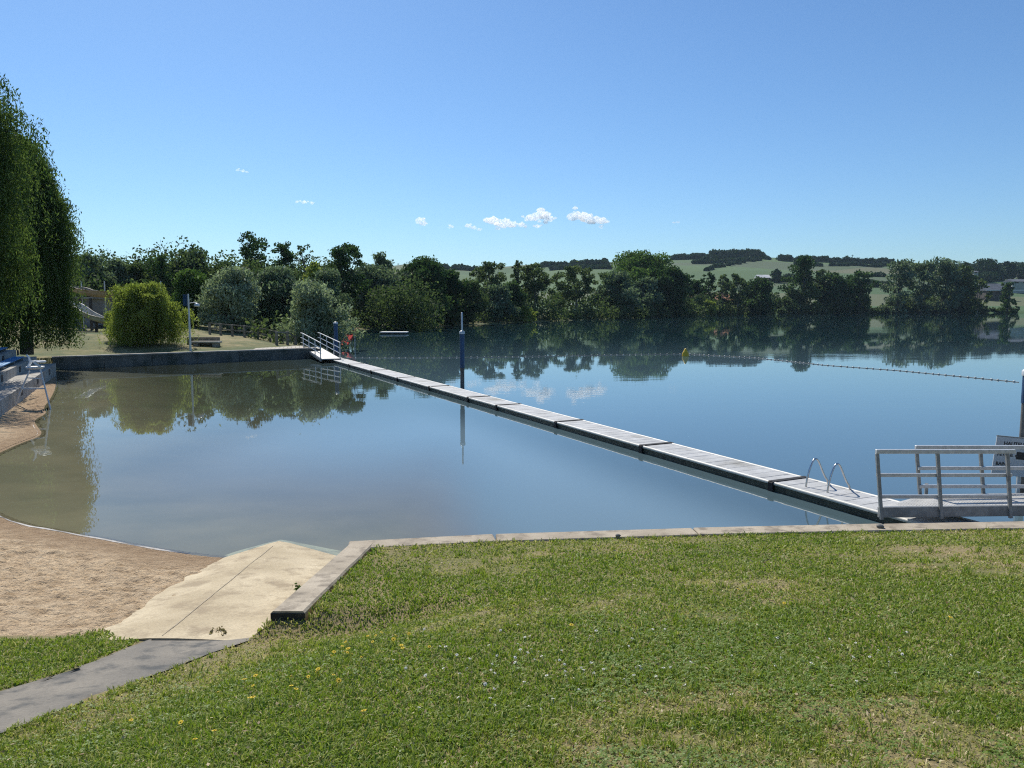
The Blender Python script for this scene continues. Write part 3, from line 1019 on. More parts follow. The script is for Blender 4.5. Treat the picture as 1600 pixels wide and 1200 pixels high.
LEAN = .125
def rail_side(yy, x_posts, ztop, xa, xb, sgn):
    # posts
    for x in x_posts:
        b0 = np.array([x, yy + sgn * .04, gz(x) - .09]); t0 = np.array([x - LEAN, yy + sgn * .04, ztop])
        mb = MB(); mb.beam(b0, t0, .052, .052, up=(0, 1, 0), bev=.006); mb.build('post', steel_dark, gw)
    for q, hgt in ((1.0, .065), (.635, .058), (.28, .058)):
        z = gz(GX0) + .0 + (ztop - gz(GX0)) * q
        sh = LEAN * q
        mb = MB(); mb.beam((xa - sh, yy + (sgn * .04 if q == 1 else sgn * .0), z + (.03 if q == 1 else 0)), (xb - sh * .0, yy + (sgn * .04 if q == 1 else 0), z + (.03 if q == 1 else 0) + 0), .065 if q == 1 else .045, hgt, bev=.006)
        mb.build('rail', steel, gw)
rail_side(NY, [5.99, 6.96, 8.08], 1.335, 5.97, 8.08, -1)
rail_side(FY, [7.10, 8.20, 9.4, 10.7], 1.235, 7.08, 11.6, 1)
mb = MB(); mb.tube([(7.3, FY + .25, .18), (7.3, FY + .25, .58)], .03, 10); mb.build('mooring_pin', steel_dark, gw)

# blue mooring posts
def moor(x, ybase_px, Y, ztop, zblue, zpin, label, r=.13):
    p = at_y(x, ybase_px, Y); X = p[0]
    t = thing('mooring_post', label, 'post', (X, Y, 0), 'blue topped mooring posts')
    mb = MB(); mb.lathe((X, Y, 0), [(r, -3), (r, zblue)], 18); mb.build('pile', rust_pile, t)
    mb = MB(); mb.lathe((X, Y, 0), [(r + .012, zblue - .02), (r + .012, ztop)], 18); mb.build('sleeve', blue_paint, t)
    mb = MB(); mb.lathe((X, Y, 0), [(r + .03, ztop - .05), (r + .03, ztop + .05), (r * .5, ztop + .10), (0.001, ztop + .10)], 18); mb.build('cap', steel, t)
    if zpin:
        mb = MB(); mb.lathe((X, Y, 0), [(r * .45, ztop + .08), (r * .42, zpin), (.001, zpin + .01)], 12); mb.build('pin', steel, t)
    return t
Yp = float(at_z(722, 607.5, 0)[1])
def z_at(x, y, Y): return float(at_y(x, y, Y)[2])
moor(722.5, 607, Yp, z_at(722, 520, Yp), z_at(722, 574, Yp), z_at(722, 488, Yp), 'tall blue mooring post with a steel pin beside the jetty middle', .092)
moor(1598.5, 700, 15.0, z_at(1598, 583, 15.0), z_at(1598, 628, 15.0), None, 'blue and grey mooring post at the right edge behind the gangway', .078)
Yf = 54.0
moor(525, 530, Yf, z_at(525, 505, Yf), z_at(525, 548, Yf), None, 'short blue mooring post at the foot of the far gangway', .13)

# ------------------------------------------------------------------ depth sign
sg = thing('water_depth_sign', 'pale grey water depth board with black HAUTEUR lettering behind the gangway', 'sign', (10.0, 14.3, 1.2))
Ys = 14.3
c0, c1, c2 = at_y(1558, 680, Ys), at_y(1556, 741, Ys), at_y(1600, 684, Ys)
exx = (c2 - c0) + np.array([0, .0, 0]); exx /= np.linalg.norm(exx)
exx = np.array([exx[0], .02, exx[2]]); exx /= np.linalg.norm(exx)
ezz = np.array([.03, 0, 1.0]); ezz -= exx * np.dot(exx, ezz); ezz /= np.linalg.norm(ezz)
eyy = np.cross(ezz, exx)
SW, SH = 1.25, float(np.linalg.norm(c0 - c1))
cen = c0 + exx * SW / 2 - ezz * SH / 2
sign_mat = rough_mat('sign_panel', (.50, .51, .52), (.60, .61, .61), 3, .5)
ink = rough_mat('sign_ink', (.012, .012, .014), (.02, .02, .022), 5, .6)
mb = MB(); mb.obox(cen, exx, eyy, ezz, SW / 2, .012, SH / 2, .004); mb.build('board', sign_mat, sg)
mb = MB()
mb.obox(cen + ezz * (SH / 2 - .008) - eyy * .004, exx, eyy, ezz, SW / 2 + .004, .013, .010); mb.build('frame_edge', steel_dark, sg)
def text(body, u, v, size, bold=0.0):
    """u right from the board's left edge, v down from its top, metres"""
    cu = bpy.data.curves.new('lettering', 'FONT')
    cu.body = body; cu.size = size; cu.extrude = .0015; cu.offset = bold
    tmp = bpy.data.objects.new('lettering', cu); col.objects.link(tmp)
    dg = bpy.context.evaluated_depsgraph_get(); dg.update()
    me = bpy.data.meshes.new_from_object(tmp.evaluated_get(dg))
    bpy.data.objects.remove(tmp); bpy.data.curves.remove(cu)
    o0 = c0 + exx * u - ezz * v - eyy * .0145
    al = abs_loc(sg)
    for vv in me.vertices:
        q = o0 + exx * vv.co.x + ezz * vv.co.y - eyy * vv.co.z - al
        vv.co = q
    me.materials.clear(); me.materials.append(ink)
    o = bpy.data.objects.new('lettering', me); col.objects.link(o); o.parent = sg
text('HAUTEUR', .145, .170, .100, .002)
text('PETIT B. de', .05, .38, .09, .002)
text('BAIN', .05, .56, .09, .002)
mb = MB(); mb.obox(c0 + exx * .52 - ezz * .35 - eyy * .0135, exx, eyy, ezz, .10, .003, .07); mb.build('number_plate', ink, sg)
for uu in (.5, .95):
    q = c0 + exx * uu
    mb = MB(); mb.tube([(q[0], Ys + .05, -2.5), (q[0], Ys + .05, q[2] - .03)], .035, 10); mb.build('leg', steel, sg)

# ------------------------------------------------------------------ far gangway
fg = thing('gangway', 'small far gangway with white handrails sloping down from the bank to the jetty', 'gangway', (-13.5, 53, .4))
g0 = np.array(at_y(487, 543, 56.5)); g1 = np.array(at_z(517, 561, .25))
gd = (g1 - g0); gL = np.linalg.norm(gd); gdn = gd / gL
gs = np.cross(gdn, (0, 0, 1)); gs /= np.linalg.norm(gs)      # to the right when walking down
HW = .62
mb = MB(); mb.beam(g0, g1, HW * 2, .06); mb.build('tread_plate', plate, fg)
for sg_ in (-1, 1):
    mb = MB(); mb.beam(g0 + gs * sg_ * HW - np.array([0, 0, .06]), g1 + gs * sg_ * HW - np.array([0, 0, .06]), .06, .16); mb.build('side_beam', steel_dark, fg)
    for q in (.02, .36, .70, .98):
        p = g0 + gd * q + gs * sg_ * HW
        mb = MB(); mb.tube([p, p + np.array([0, 0, 1.05])], .035, 8); mb.build('post', steel, fg)
    for hgt in (1.05, .7, .35):
        z = np.array([0, 0, hgt])
        a = g0 + gs * sg_ * HW + z; b = g1 + gs * sg_ * HW + z
        mb = MB(); mb.tube([a - gdn * .0 + np.array([-.9 * gdn[0], -.9 * gdn[1], 0]), a, b], .032, 8); mb.build('rail', white_paint, fg)

# ------------------------------------------------------------------ lifeguard chair
LY = 27.6
lc = thing('lifeguard_chair', 'tall pale tubular lifeguard chair on the left beach', 'chair', (at_y(58, 600, LY)[0], LY, 0))
def q_(x, y, dy=0): return at_y(x, y, LY + dy)
for a, b in (((46, 580), (20, 641)), ((63, 577), (79, 640))):
    for dy in (-.25, .35):
        mb = MB(); mb.tube([q_(*a, dy * .5), q_(*b, dy)], .028, 8); mb.build('leg', white_paint, lc)
for k in range(6):
    t = (k + .6) / 6.2
    x = 63 + 16 * t; y = 577 + 63 * t
    mb = MB(); mb.tube([q_(x, y, -.25 + .05), q_(x, y, .30)], .022, 8); mb.build('rung', white_paint, lc)
mb = MB(); mb.beam(q_(34, 607, -.2), q_(71, 607, -.2), .05, .05); mb.build('brace', white_paint, lc)
mb = MB(); mb.beam(q_(42, 590, -.1), q_(67, 592, -.1), .04, .04); mb.build('brace', white_paint, lc)
s0 = q_(55, 573.5)
mb = MB(); mb.lathe((s0[0], LY, s0[2] - .07), [(.001, 0), (.22, .0), (.30, .05), (.30, .09), (.24, .075), (.001, .06)], 16); mb.build('seat', white_paint, lc)
arc = [(s0[0] - .30, LY + .1, s0[2] + .0)] + [(s0[0] + .33 * math.cos(t), LY + .28 * math.sin(t), s0[2] + .19) for t in np.linspace(2.4, -1.2, 12)] + [(s0[0] + .31, LY - .2, s0[2] + .02)]
mb = MB(); mb.tube(arc, .04, 8); mb.build('armrest', white_paint, lc)
mb = MB(); mb.tube([(s0[0] - .28, LY, s0[2] - .02), q_(47, 566), q_(45, 558), q_(41.5, 554.5)], [.04, .04, .035, .03], 8); mb.build('backrest', white_paint, lc)

# ------------------------------------------------------------------ lake things: raft, buoy, ropes, red slide
rp = at_z(616, 521.5, 0)
rf = thing('swim_raft', 'flat white swimming raft floating before the dark far trees', 'raft', rp)
mb = MB(); mb.box(rp[0] - 1.75, rp[0] + 1.75, rp[1] - 1.1, rp[1] + 1.1, .16, .27, .03); mb.build('deck', white_paint, rf)
for yy in (-.7, .7):
    mb = MB(); mb.tube([(rp[0] - 1.65, rp[1] + yy, .02), (rp[0] + 1.65, rp[1] + yy, .02)], .17, 10); mb.build('float', rust_pile, rf)
bp_ = at_z(1071, 556.5, 0)
by = tag(MB().lathe((bp_[0], bp_[1], 0), [(.02, -.45), (.12, -.3), (.24, -.08), (.26, .06), (.235, .13), (.25, .17), (.16, .36), (.09, .50), (.05, .56), (.001, .58)], 18).build('buoy', yellow_pl, loc=(bp_[0], bp_[1], 0)),
         'small yellow conical marker buoy floating in the middle of the lake', 'buoy')

def float_line(pts, label, spacing, r, every=1):
    pts = [np.array(p, float) for p in pts]
    t = thing('float_rope', label, 'rope', pts[0], 'floating boundary ropes')
    mb = MB(); mb.tube([np.array([p[0], p[1], .012]) for p in pts], .016, 5); mb.build('rope', rope_mat, t)
    L = [0]
    for a, b in zip(pts[:-1], pts[1:]): L.append(L[-1] + np.linalg.norm(b - a))
    n = min(100, int(L[-1] / spacing))
    src = None
    rnd = random.Random(4)
    for k in range(n):
        s = (k + .5) * L[-1] / n + rnd.uniform(-.05, .05)
        j = max(0, min(len(pts) - 2, int(np.searchsorted(L, s) - 1)))
        a, b = pts[j], pts[j + 1]
        d = (b - a) / np.linalg.norm(b - a)
        p = a + d * (s - L[j])
        if src is None:
            m_ = MB()
            m_.tube([d * -r * 1.3, d * -r * .9, d * -r * .3, d * r * .3, d * r * .9, d * r * 1.3], [r * .35, r * .8, r, r, r * .8, r * .35], 8)
            src = m_.build('float', orange_rope, None)
            o = src
        else:
            o = src.copy(); col.objects.link(o)
        o.parent = t
        o.location = [float(c) for c in (p - pts[0] + np.array([0, 0, .03]))]
    return t
line1 = [at_z(x, y, 0) for x, y in ((528, 559.5), (620, 559.6), (760, 558.6), (900, 556.0), (1000, 554.3), (1068, 553.5))]
line2 = [at_z(x, y, 0) for x, y in ((1075, 553.6), (1180, 559.5), (1290, 571), (1400, 579), (1500, 588.5), (1592, 597.5))]
float_line(line1, 'long floating boundary rope from the far gangway to the yellow buoy', .5, .034)
float_line(line2, 'beaded floating boundary rope from the yellow buoy to the right edge', .42, .042)

rd = thing('red_slide', 'tilted red plastic water slide at the bank behind the far gangway', 'slide', at_y(542, 540, 68))
def red_slide():
    a = at_y(536, 538, 66); b = at_y(547, 519, 69.5)
    ch = MB()
    d = b - a; d /= np.linalg.norm(d); s = np.array([.95, .25, .1]); s -= d * np.dot(s, d); s /= np.linalg.norm(s); u = np.cross(d, s)
    if u[2] < 0: u = -u
    prof = [(-.50, .25), (-.45, .0), (-.2, -.06), (.2, -.06), (.45, .0), (.50, .25)]
    vs = []
    for p in (a, (a + b) / 2 - u * .12, b):
        for o, h in prof: vs.append(p + s * o + u * h)
        for o, h in prof: vs.append(p + s * (o * 1.06) + u * (h - .05))
    fs = []
    for i in range(2):
        for k in range(5):
            q = i * 12 + k
            fs.append((q, q + 1, q + 13, q + 12)); fs.append((q + 6, q + 18, q + 19, q + 7))
        for k in (0, 5):
            q = i * 12 + k
            fs.append((q, q + 12, q + 18, q + 6))
    for k in range(5): fs.append((k, k + 6, k + 7, k + 1)); fs.append((24 + k, 24 + k + 1, 31 + k, 30 + k))
    ch.add(vs, fs); ch.build('chute', red_pl, rd)
    for o in (-.4, .4):
        m_ = MB(); q = b + s * o; m_.tube([(q[0], q[1], -.3), q], .05, 8); m_.build('leg', steel, rd)
    m_ = MB(); m_.obox(b + d * .3 + np.array([0, 0, -.03]), (1, 0, 0), (0, 1, 0), (0, 0, 1), .3, .6, .04); m_.build('platform', red_pl, rd)
red_slide()

# ------------------------------------------------------------------ left bank: lamp, banner, fences, slab, deck
LPY = 51.5
lpx = at_y(297, 533, LPY); lz = land_s(lpx[0], LPY)
lp = thing('street_lamp', 'pale lamp post with a curved arm between the round willow and fence', 'street lamp', (lpx[0], LPY, lz))
ztp = z_at(297, 459, LPY)
mb = MB(); mb.tube([(lpx[0], LPY, lz - .1), (lpx[0], LPY, lz + 1.0), (lpx[0], LPY, ztp)], [.08, .07, .05], 10); mb.build('pole', white_paint, lp)
ac = [(lpx[0], LPY, z_at(297, 475, LPY)), (lpx[0] + .2, LPY, z_at(297, 473, LPY)), (lpx[0] + .42, LPY, z_at(297, 472.5, LPY)), (lpx[0] + .55, LPY, z_at(297, 474, LPY))]
mb = MB(); mb.tube(ac, .03, 8); mb.build('arm', white_paint, lp)
mb = MB(); mb.lathe((lpx[0] + .55, LPY, ac[3][2] - .2), [(.02, -.02), (.16, .0), (.19, .06), (.15, .16), (.05, .22), (.001, .23)], 14); mb.build('lamp_head', white_paint, lp)
bn = thing('banner', 'small blue banner hanging on the lamp post', 'banner', (lpx[0] - .2, LPY, z_at(292, 475, LPY)))
mb = MB(); mb.box(lpx[0] - .36, lpx[0] - .07, LPY - .01, LPY + .01, z_at(292, 478, LPY), z_at(292, 460, LPY), .004); mb.build('cloth', blue_paint, bn)

def rail_fence(pxs, Y0, Y1, hgt, label, mat=timber, rails=(.95, .5), grp='timber fences by the far bank'):
    P = []
    for k, x in enumerate(pxs):
        Y = Y0 + (Y1 - Y0) * k / (len(pxs) - 1)
        X = (x - 800) / F * Y * 1.0 * (1.0)
        X = at_y(x, 525, Y)[0]
        P.append(np.array([X, Y, land_s(X, Y)]))
    t = thing('timber_fence', label, 'fence', P[0], grp)
    for p in P:
        mb = MB(); mb.box(p[0] - .09, p[0] + .09, p[1] - .09, p[1] + .09, p[2] - .2, p[2] + hgt, .02); mb.build('post', timber, t)
    for q in rails:
        for a, b in zip(P[:-1], P[1:]):
            mb = MB(); mb.beam(a + np.array([0, .1, hgt * q]), b + np.array([0, .1, hgt * q]), .05, .10); mb.build('rail', timber, t)
rail_fence([328, 345, 363, 382, 403, 422, 441, 460, 476], 66, 66, 1.0, 'long dark timber fence in front of the grey willows')
rail_fence([432, 449, 462, 475], 57.6, 61.5, 1.05, 'short timber railing beside the deck near the far gangway', rails=(.92,))
dk = MB(); pts = [at_z(395, 539.5, 1.0)[:2], at_z(474, 537.5, 1.0)[:2], at_z(474, 534, 1.0)[:2], at_z(400, 537.6, 1.0)[:2]]
dz = max(land_s(*p) for p in pts) + .08
dko = thing('timber_deck', 'pale low timber walkway at the corner of the far bank', 'deck', (*pts[0], dz))
for k in range(12):
    a = pts[0] + (pts[1] - pts[0]) * k / 12; b = pts[0] + (pts[1] - pts[0]) * (k + .94) / 12
    c = pts[3] + (pts[2] - pts[3]) * (k + .94) / 12; d = pts[3] + (pts[2] - pts[3]) * k / 12
    dk.prism([a, b, c, d], dz - .3, dz)
dk.build('plank_row', bin_mat, dko)
sl0 = at_y(322, 529, 54.5); slz = land_s(sl0[0], 54.5)
slab = thing('concrete_bench', 'low pale concrete slab bench to the right of the lamp post', 'bench', (sl0[0], 54.5, slz))
mb = MB(); mb.box(sl0[0] - 1.0, sl0[0] + .98, 54.2, 54.9, slz + .22, slz + .36, .02); mb.build('seat', bin_mat, slab)
for q in (-.85, .5):
    mb = MB(); mb.box(sl0[0] + q, sl0[0] + q + .3, 54.3, 54.8, slz - .1, slz + .22, .01); mb.build('support', step_mat, slab)
mb = MB(); mb.box(sl0[0] - 1.6, sl0[0] + .75, 55.0, 55.15, slz - .1, slz + .62, .02); mb.build('backrest', timber, slab)

# ------------------------------------------------------------------ water slide tower, far left
SY = 64.0
wsz = land_s(at_y(130, 515, SY)[0], SY)
ws = thing('water_slide', 'tan and cream water slide flumes on dark posts behind the big willow', 'water slide', (*at_y(130, 515, SY)[:2], wsz))
def flume(path, rad, mat, name, thick=.07):
    """an open half-pipe swept along world points"""
    path = [np.array(p, float) for p in path]
    vs = []; fs = []; n = 9
    for i, p in enumerate(path):
        d = path[min(i + 1, len(path) - 1)] - path[max(i - 1, 0)]; d /= np.linalg.norm(d)
        s = np.cross(d, (0, 0, 1)); s /= np.linalg.norm(s); u = np.cross(s, d)
        for rr in (rad, rad + thick):
            for k in range(n):
                a = math.pi * (1 + k / (n - 1))
                vs.append(p + s * rr * math.cos(a) + u * rr * math.sin(a) * .8)
    m = 2 * n
    for i in range(len(path) - 1):
        for k in range(n - 1):
            q = i * m + k
            fs.append((q, q + 1, q + m + 1, q + m)); fs.append((q + n, q + m + n, q + m + n + 1, q + n + 1))
        for k in (0, n - 1):
            q = i * m + k
            fs.append((q, q + m, q + m + n, q + n))
    mb = MB(); mb.add(vs, fs, True); mb.build(name, mat, ws)
def curve(pts, n=8):
    pts = [np.array(p, float) for p in pts]; out = []
    for i in range(len(pts) - 1):
        p0 = pts[max(i - 1, 0)]; p1 = pts[i]; p2 = pts[i + 1]; p3 = pts[min(i + 2, len(pts) - 1)]
        for k in range(n):
            t = k / n
            out.append(.5 * ((2 * p1) + (-p0 + p2) * t + (2 * p0 - 5 * p1 + 4 * p2 - p3) * t * t + (-p0 + 3 * p1 - 3 * p2 + p3) * t ** 3))
    out.append(pts[-1]); return out
flume(curve([at_y(60, 448, 67), at_y(112, 447, 66), at_y(140, 453, 65.5), at_y(170, 455, 66), at_y(200, 452, 68), at_y(222, 446, 71)]), .62, tan_gel, 'upper_flume')
flume(curve([at_y(70, 466, 65), at_y(98, 470, 63.5), at_y(118, 475, 62.5), at_y(140, 488, 62), at_y(165, 497, 62), at_y(200, 504, 63)]), .55, cream_gel, 'lower_flume')
for x, yt, Y in ((101, 480, 63.2), (143, 466, 65.2), (150, 500, 62.0), (172, 505, 62.0), (127, 461, 66.0)):
    X = at_y(x, 500, Y)[0]
    mb = MB(); mb.tube([(X, Y, land_s(X, Y) - .2), (X, Y, z_at(x, yt, Y))], .13, 8); mb.build('support_post', plank_wall, ws)
for x in (127, 163, 251):
    Y = 67.5 if x < 200 else 72
    X = at_y(x, 440, Y)[0]
    mb = MB(); mb.tube([(X, Y, land_s(X, Y)), (X, Y, z_at(x, 439, Y))], .05, 6); mb.build('mast', steel, ws)
mb = MB(); mb.beam(at_y(104, 496, 63.6), at_y(136, 520, 63.6), .9, .12); mb.build('stair_flight', hut_wall, ws)
for k in range(8):
    q = at_y(104 + 32 * k / 8, 493 + 24 * k / 8, 63.6)
    mb = MB(); mb.box(q[0] - .16, q[0] + .16, 63.2, 64.0, q[2] + .0, q[2] + .06); mb.build('step', hut_wall, ws)
hb = thing('slide_building', 'low grey service building behind the water slide', 'building', (*at_y(130, 515, 70)[:2], wsz))
xa, xb = at_y(84, 500, 70)[0], at_y(182, 500, 70)[0]
mb = MB(); mb.box(xa, xb, 70, 74, wsz - .3, z_at(130, 467, 70)); mb.build('wall', hut_wall, hb)
mb = MB(); mb.box(xa - .3, xb + .3, 69.7, 74.3, z_at(130, 467, 70) + .003, z_at(130, 464, 70)); mb.build('roof', step_mat, hb)
for x0, x1, y0, y1 in ((118, 138, 487, 497), (146, 168, 494, 505), (150, 166, 508, 514)):
    mb = MB(); mb.box(at_y(x0, 500, 70)[0], at_y(x1, 500, 70)[0], 69.985, 70.0, z_at(130, y1, 70), z_at(130, y0, 70)); mb.build('window', hut_dark, hb)

# ------------------------------------------------------------------ foliage
def leaves(name, P, size, mat, parent, tint, rng, elong=1.7, droop=None, flat=.0):
    n = len(P)
    a = rng.normal(size=(n, 3))
    if droop is not None: a = a * .5 + droop
    a /= np.linalg.norm(a, axis=1)[:, None] + 1e-9
    b = rng.normal(size=(n, 3)); b[:, 2] *= (1 - flat)
    b -= a * (a * b).sum(1)[:, None]
    b /= np.linalg.norm(b, axis=1)[:, None] + 1e-9
    s = size * rng.uniform(.65, 1.35, (n, 1))
    l = a * s * .5 * elong; wd = b * s * .5
    c = np.cross(a, b) * s * .10
    V = np.stack([P - l, P + wd - l * .1 + c, P + l, P - wd - l * .1 + c], 1).reshape(-1, 3)
    Fc = np.arange(4 * n).reshape(n, 4)
    return np_mesh(name, V, Fc, 4, mat, parent, attr={'tint': np.repeat(np.clip(tint, 0, 1), 4)})

KIND = {   # leaf material, blobs, blob radius, coverage, crown start (share of height), elongation, bark, raggedness
    'round':   ('dark',   46, .36, 1.15, .03, 1.5, bark, .10),
    'mid':     ('mid',    46, .36, 1.15, .03, 1.5, bark, .10),
    'silver':  ('silver', 70, .25, .85, .0, 2.6, bark, .34),
    'grey':    ('grey',   62, .27, .95, .0, 2.3, bark, .15),
    'olive':   ('olive',  46, .33, 1.1, .04, 1.6, bark, .14),
    'airy':    ('olive',  58, .18, .58, .28, 1.6, bark_pale, .15),
    'airydark':('dark',   60, .21, .72, .12, 1.6, bark, .12),
    'yellow':  ('yellow', 46, .30, 1.1, .02, 2.0, bark, .15),
    'far':     ('far',    24, .40, 1.2, .0, 1.5, bark, .08),
}
def tree(name, label, cat, px, top, wpx, Y, kind, seed, group=None, base=None, cs=None, blobs=None, cov=1.0):
    rng = np.random.default_rng(seed)
    mat, nb, br, cv, c0, el, bk, rag = KIND[kind]
    if cs is not None: c0 = cs
    if blobs: nb = blobs
    X = float(at_y(px, 480, Y)[0])
    bz = land_s(X, Y) if base is None else base
    zt = z_at(px, top, Y)
    h = zt - bz; r = wpx / F * Y / 2
    t = thing(name, label, cat, (X, Y, bz), group)
    cz0 = bz + h * c0; ch = zt - cz0
    # blob centres fill an egg shaped crown whose outline wobbles with direction and height
    ph = rng.uniform(0, 6.28, 6)
    C = []; Rr = []
    for k in range(nb):
        zz = (k + rng.uniform(0, 1)) / nb
        prof = (min(1, (zz + .12) / .34)) ** .6 * math.sqrt(max(.02, 1 - max(0, (zz - .42) / .66) ** 2.2))
        a = rng.uniform(0, 2 * math.pi)
        wob = 1 + .21 * math.sin(2 * a + ph[0] + 5 * zz) + .17 * math.sin(3 * a + ph[1] - 7 * zz) + .14 * math.sin(9 * zz + ph[2])
        rb = br * min(r, ch * .55) * rng.uniform(.55, 1.25)
        rad = max(0, r * prof * wob - rb * .8) * math.sqrt(rng.uniform(.05, 1))
        C.append((X + rad * math.cos(a) + .08 * r * math.sin(4 * zz + ph[3]), Y + rad * math.sin(a), cz0 + rb * .5 + (ch - rb * 1.35) * zz))
        Rr.append(rb)
    C = np.array(C); Rr = np.array(Rr)
    s = max(.10, .0019 * Y)
    Pl = []; T = []
    for c, rb in zip(C, Rr):
        n = int(cv * cov * 4 * math.pi * rb * rb / (s * s * .5 * el))
        n = max(16, min(n, 2200))
        d = rng.normal(size=(n, 3)); d /= np.linalg.norm(d, axis=1)[:, None]
        lump = 1 + .35 * np.sin(d[:, 0] * 5 + c[0]) * np.sin(d[:, 1] * 5 + c[1]) * np.sin(d[:, 2] * 6 + c[2])
        rad = rb * lump * (1 - .6 * rng.uniform(0, 1, n) ** 2) * (1 + rag * rng.exponential(1, n) * (rng.uniform(0, 1, n) < .3))
        q = c + d * rad[:, None] * np.array([1.15, 1.15, .85])
        Pl.append(q); T.append(np.clip(rng.normal(.45, .22, n) + rng.normal(0, .13), 0, 1))
    Pl = np.concatenate(Pl); T = np.concatenate(T)
    ok = Pl[:, 2] > bz - .1
    Pl = Pl[ok]; T = T[ok]
    dr = np.array([0, 0, .35]) if kind in ('silver',) else (np.array([0, 0, -.4]) if kind == 'grey' else None)
    leaves('crown', Pl, s, leafs[mat], t, T, rng, el, dr)
    # trunk and limbs
    mb = MB()
    tr = max(.10, .020 * h)
    top_tr = np.array([X, Y, bz + h * max(.5, c0 + .3)])
    bend = rng.normal(0, .03 * h, 2)
    mb.tube([(X, Y, bz - .3), (X + bend[0] * .5, Y, bz + (top_tr[2] - bz) * .5), (X + bend[0], Y + bend[1], top_tr[2])], [tr * 1.25, tr * .9, tr * .55], 7)
    for c, rb in list(zip(C, Rr))[::max(1, nb // 14)]:
        zs = min(bz + (top_tr[2] - bz) * rng.uniform(.35, 1.0), c[2])
        f = (zs - bz) / (top_tr[2] - bz)
        a = np.array([X + bend[0] * f, Y + bend[1] * f, zs])
        m_ = (a + c) / 2 + np.array([0, 0, .04 * h])
        mb.tube([a, m_, c], [tr * .45, tr * .3, tr * .1], 5)
    mb.build('trunk', bk, t)
    return t

def shoreY(px):
    """depth of the far shore along a pixel column"""
    xs = [540, 650, 800, 900, 1000, 1100, 1200, 1400, 1600]
    ys = [at_z(x, y, 0)[1] for x, y in ((540, 513.5), (650, 511.5), (800, 504.5), (900, 500.5), (1000, 497), (1100, 493.5), (1200, 490.8), (1400, 489.6), (1600, 488.8))]
    return float(np.interp(px, xs, ys))

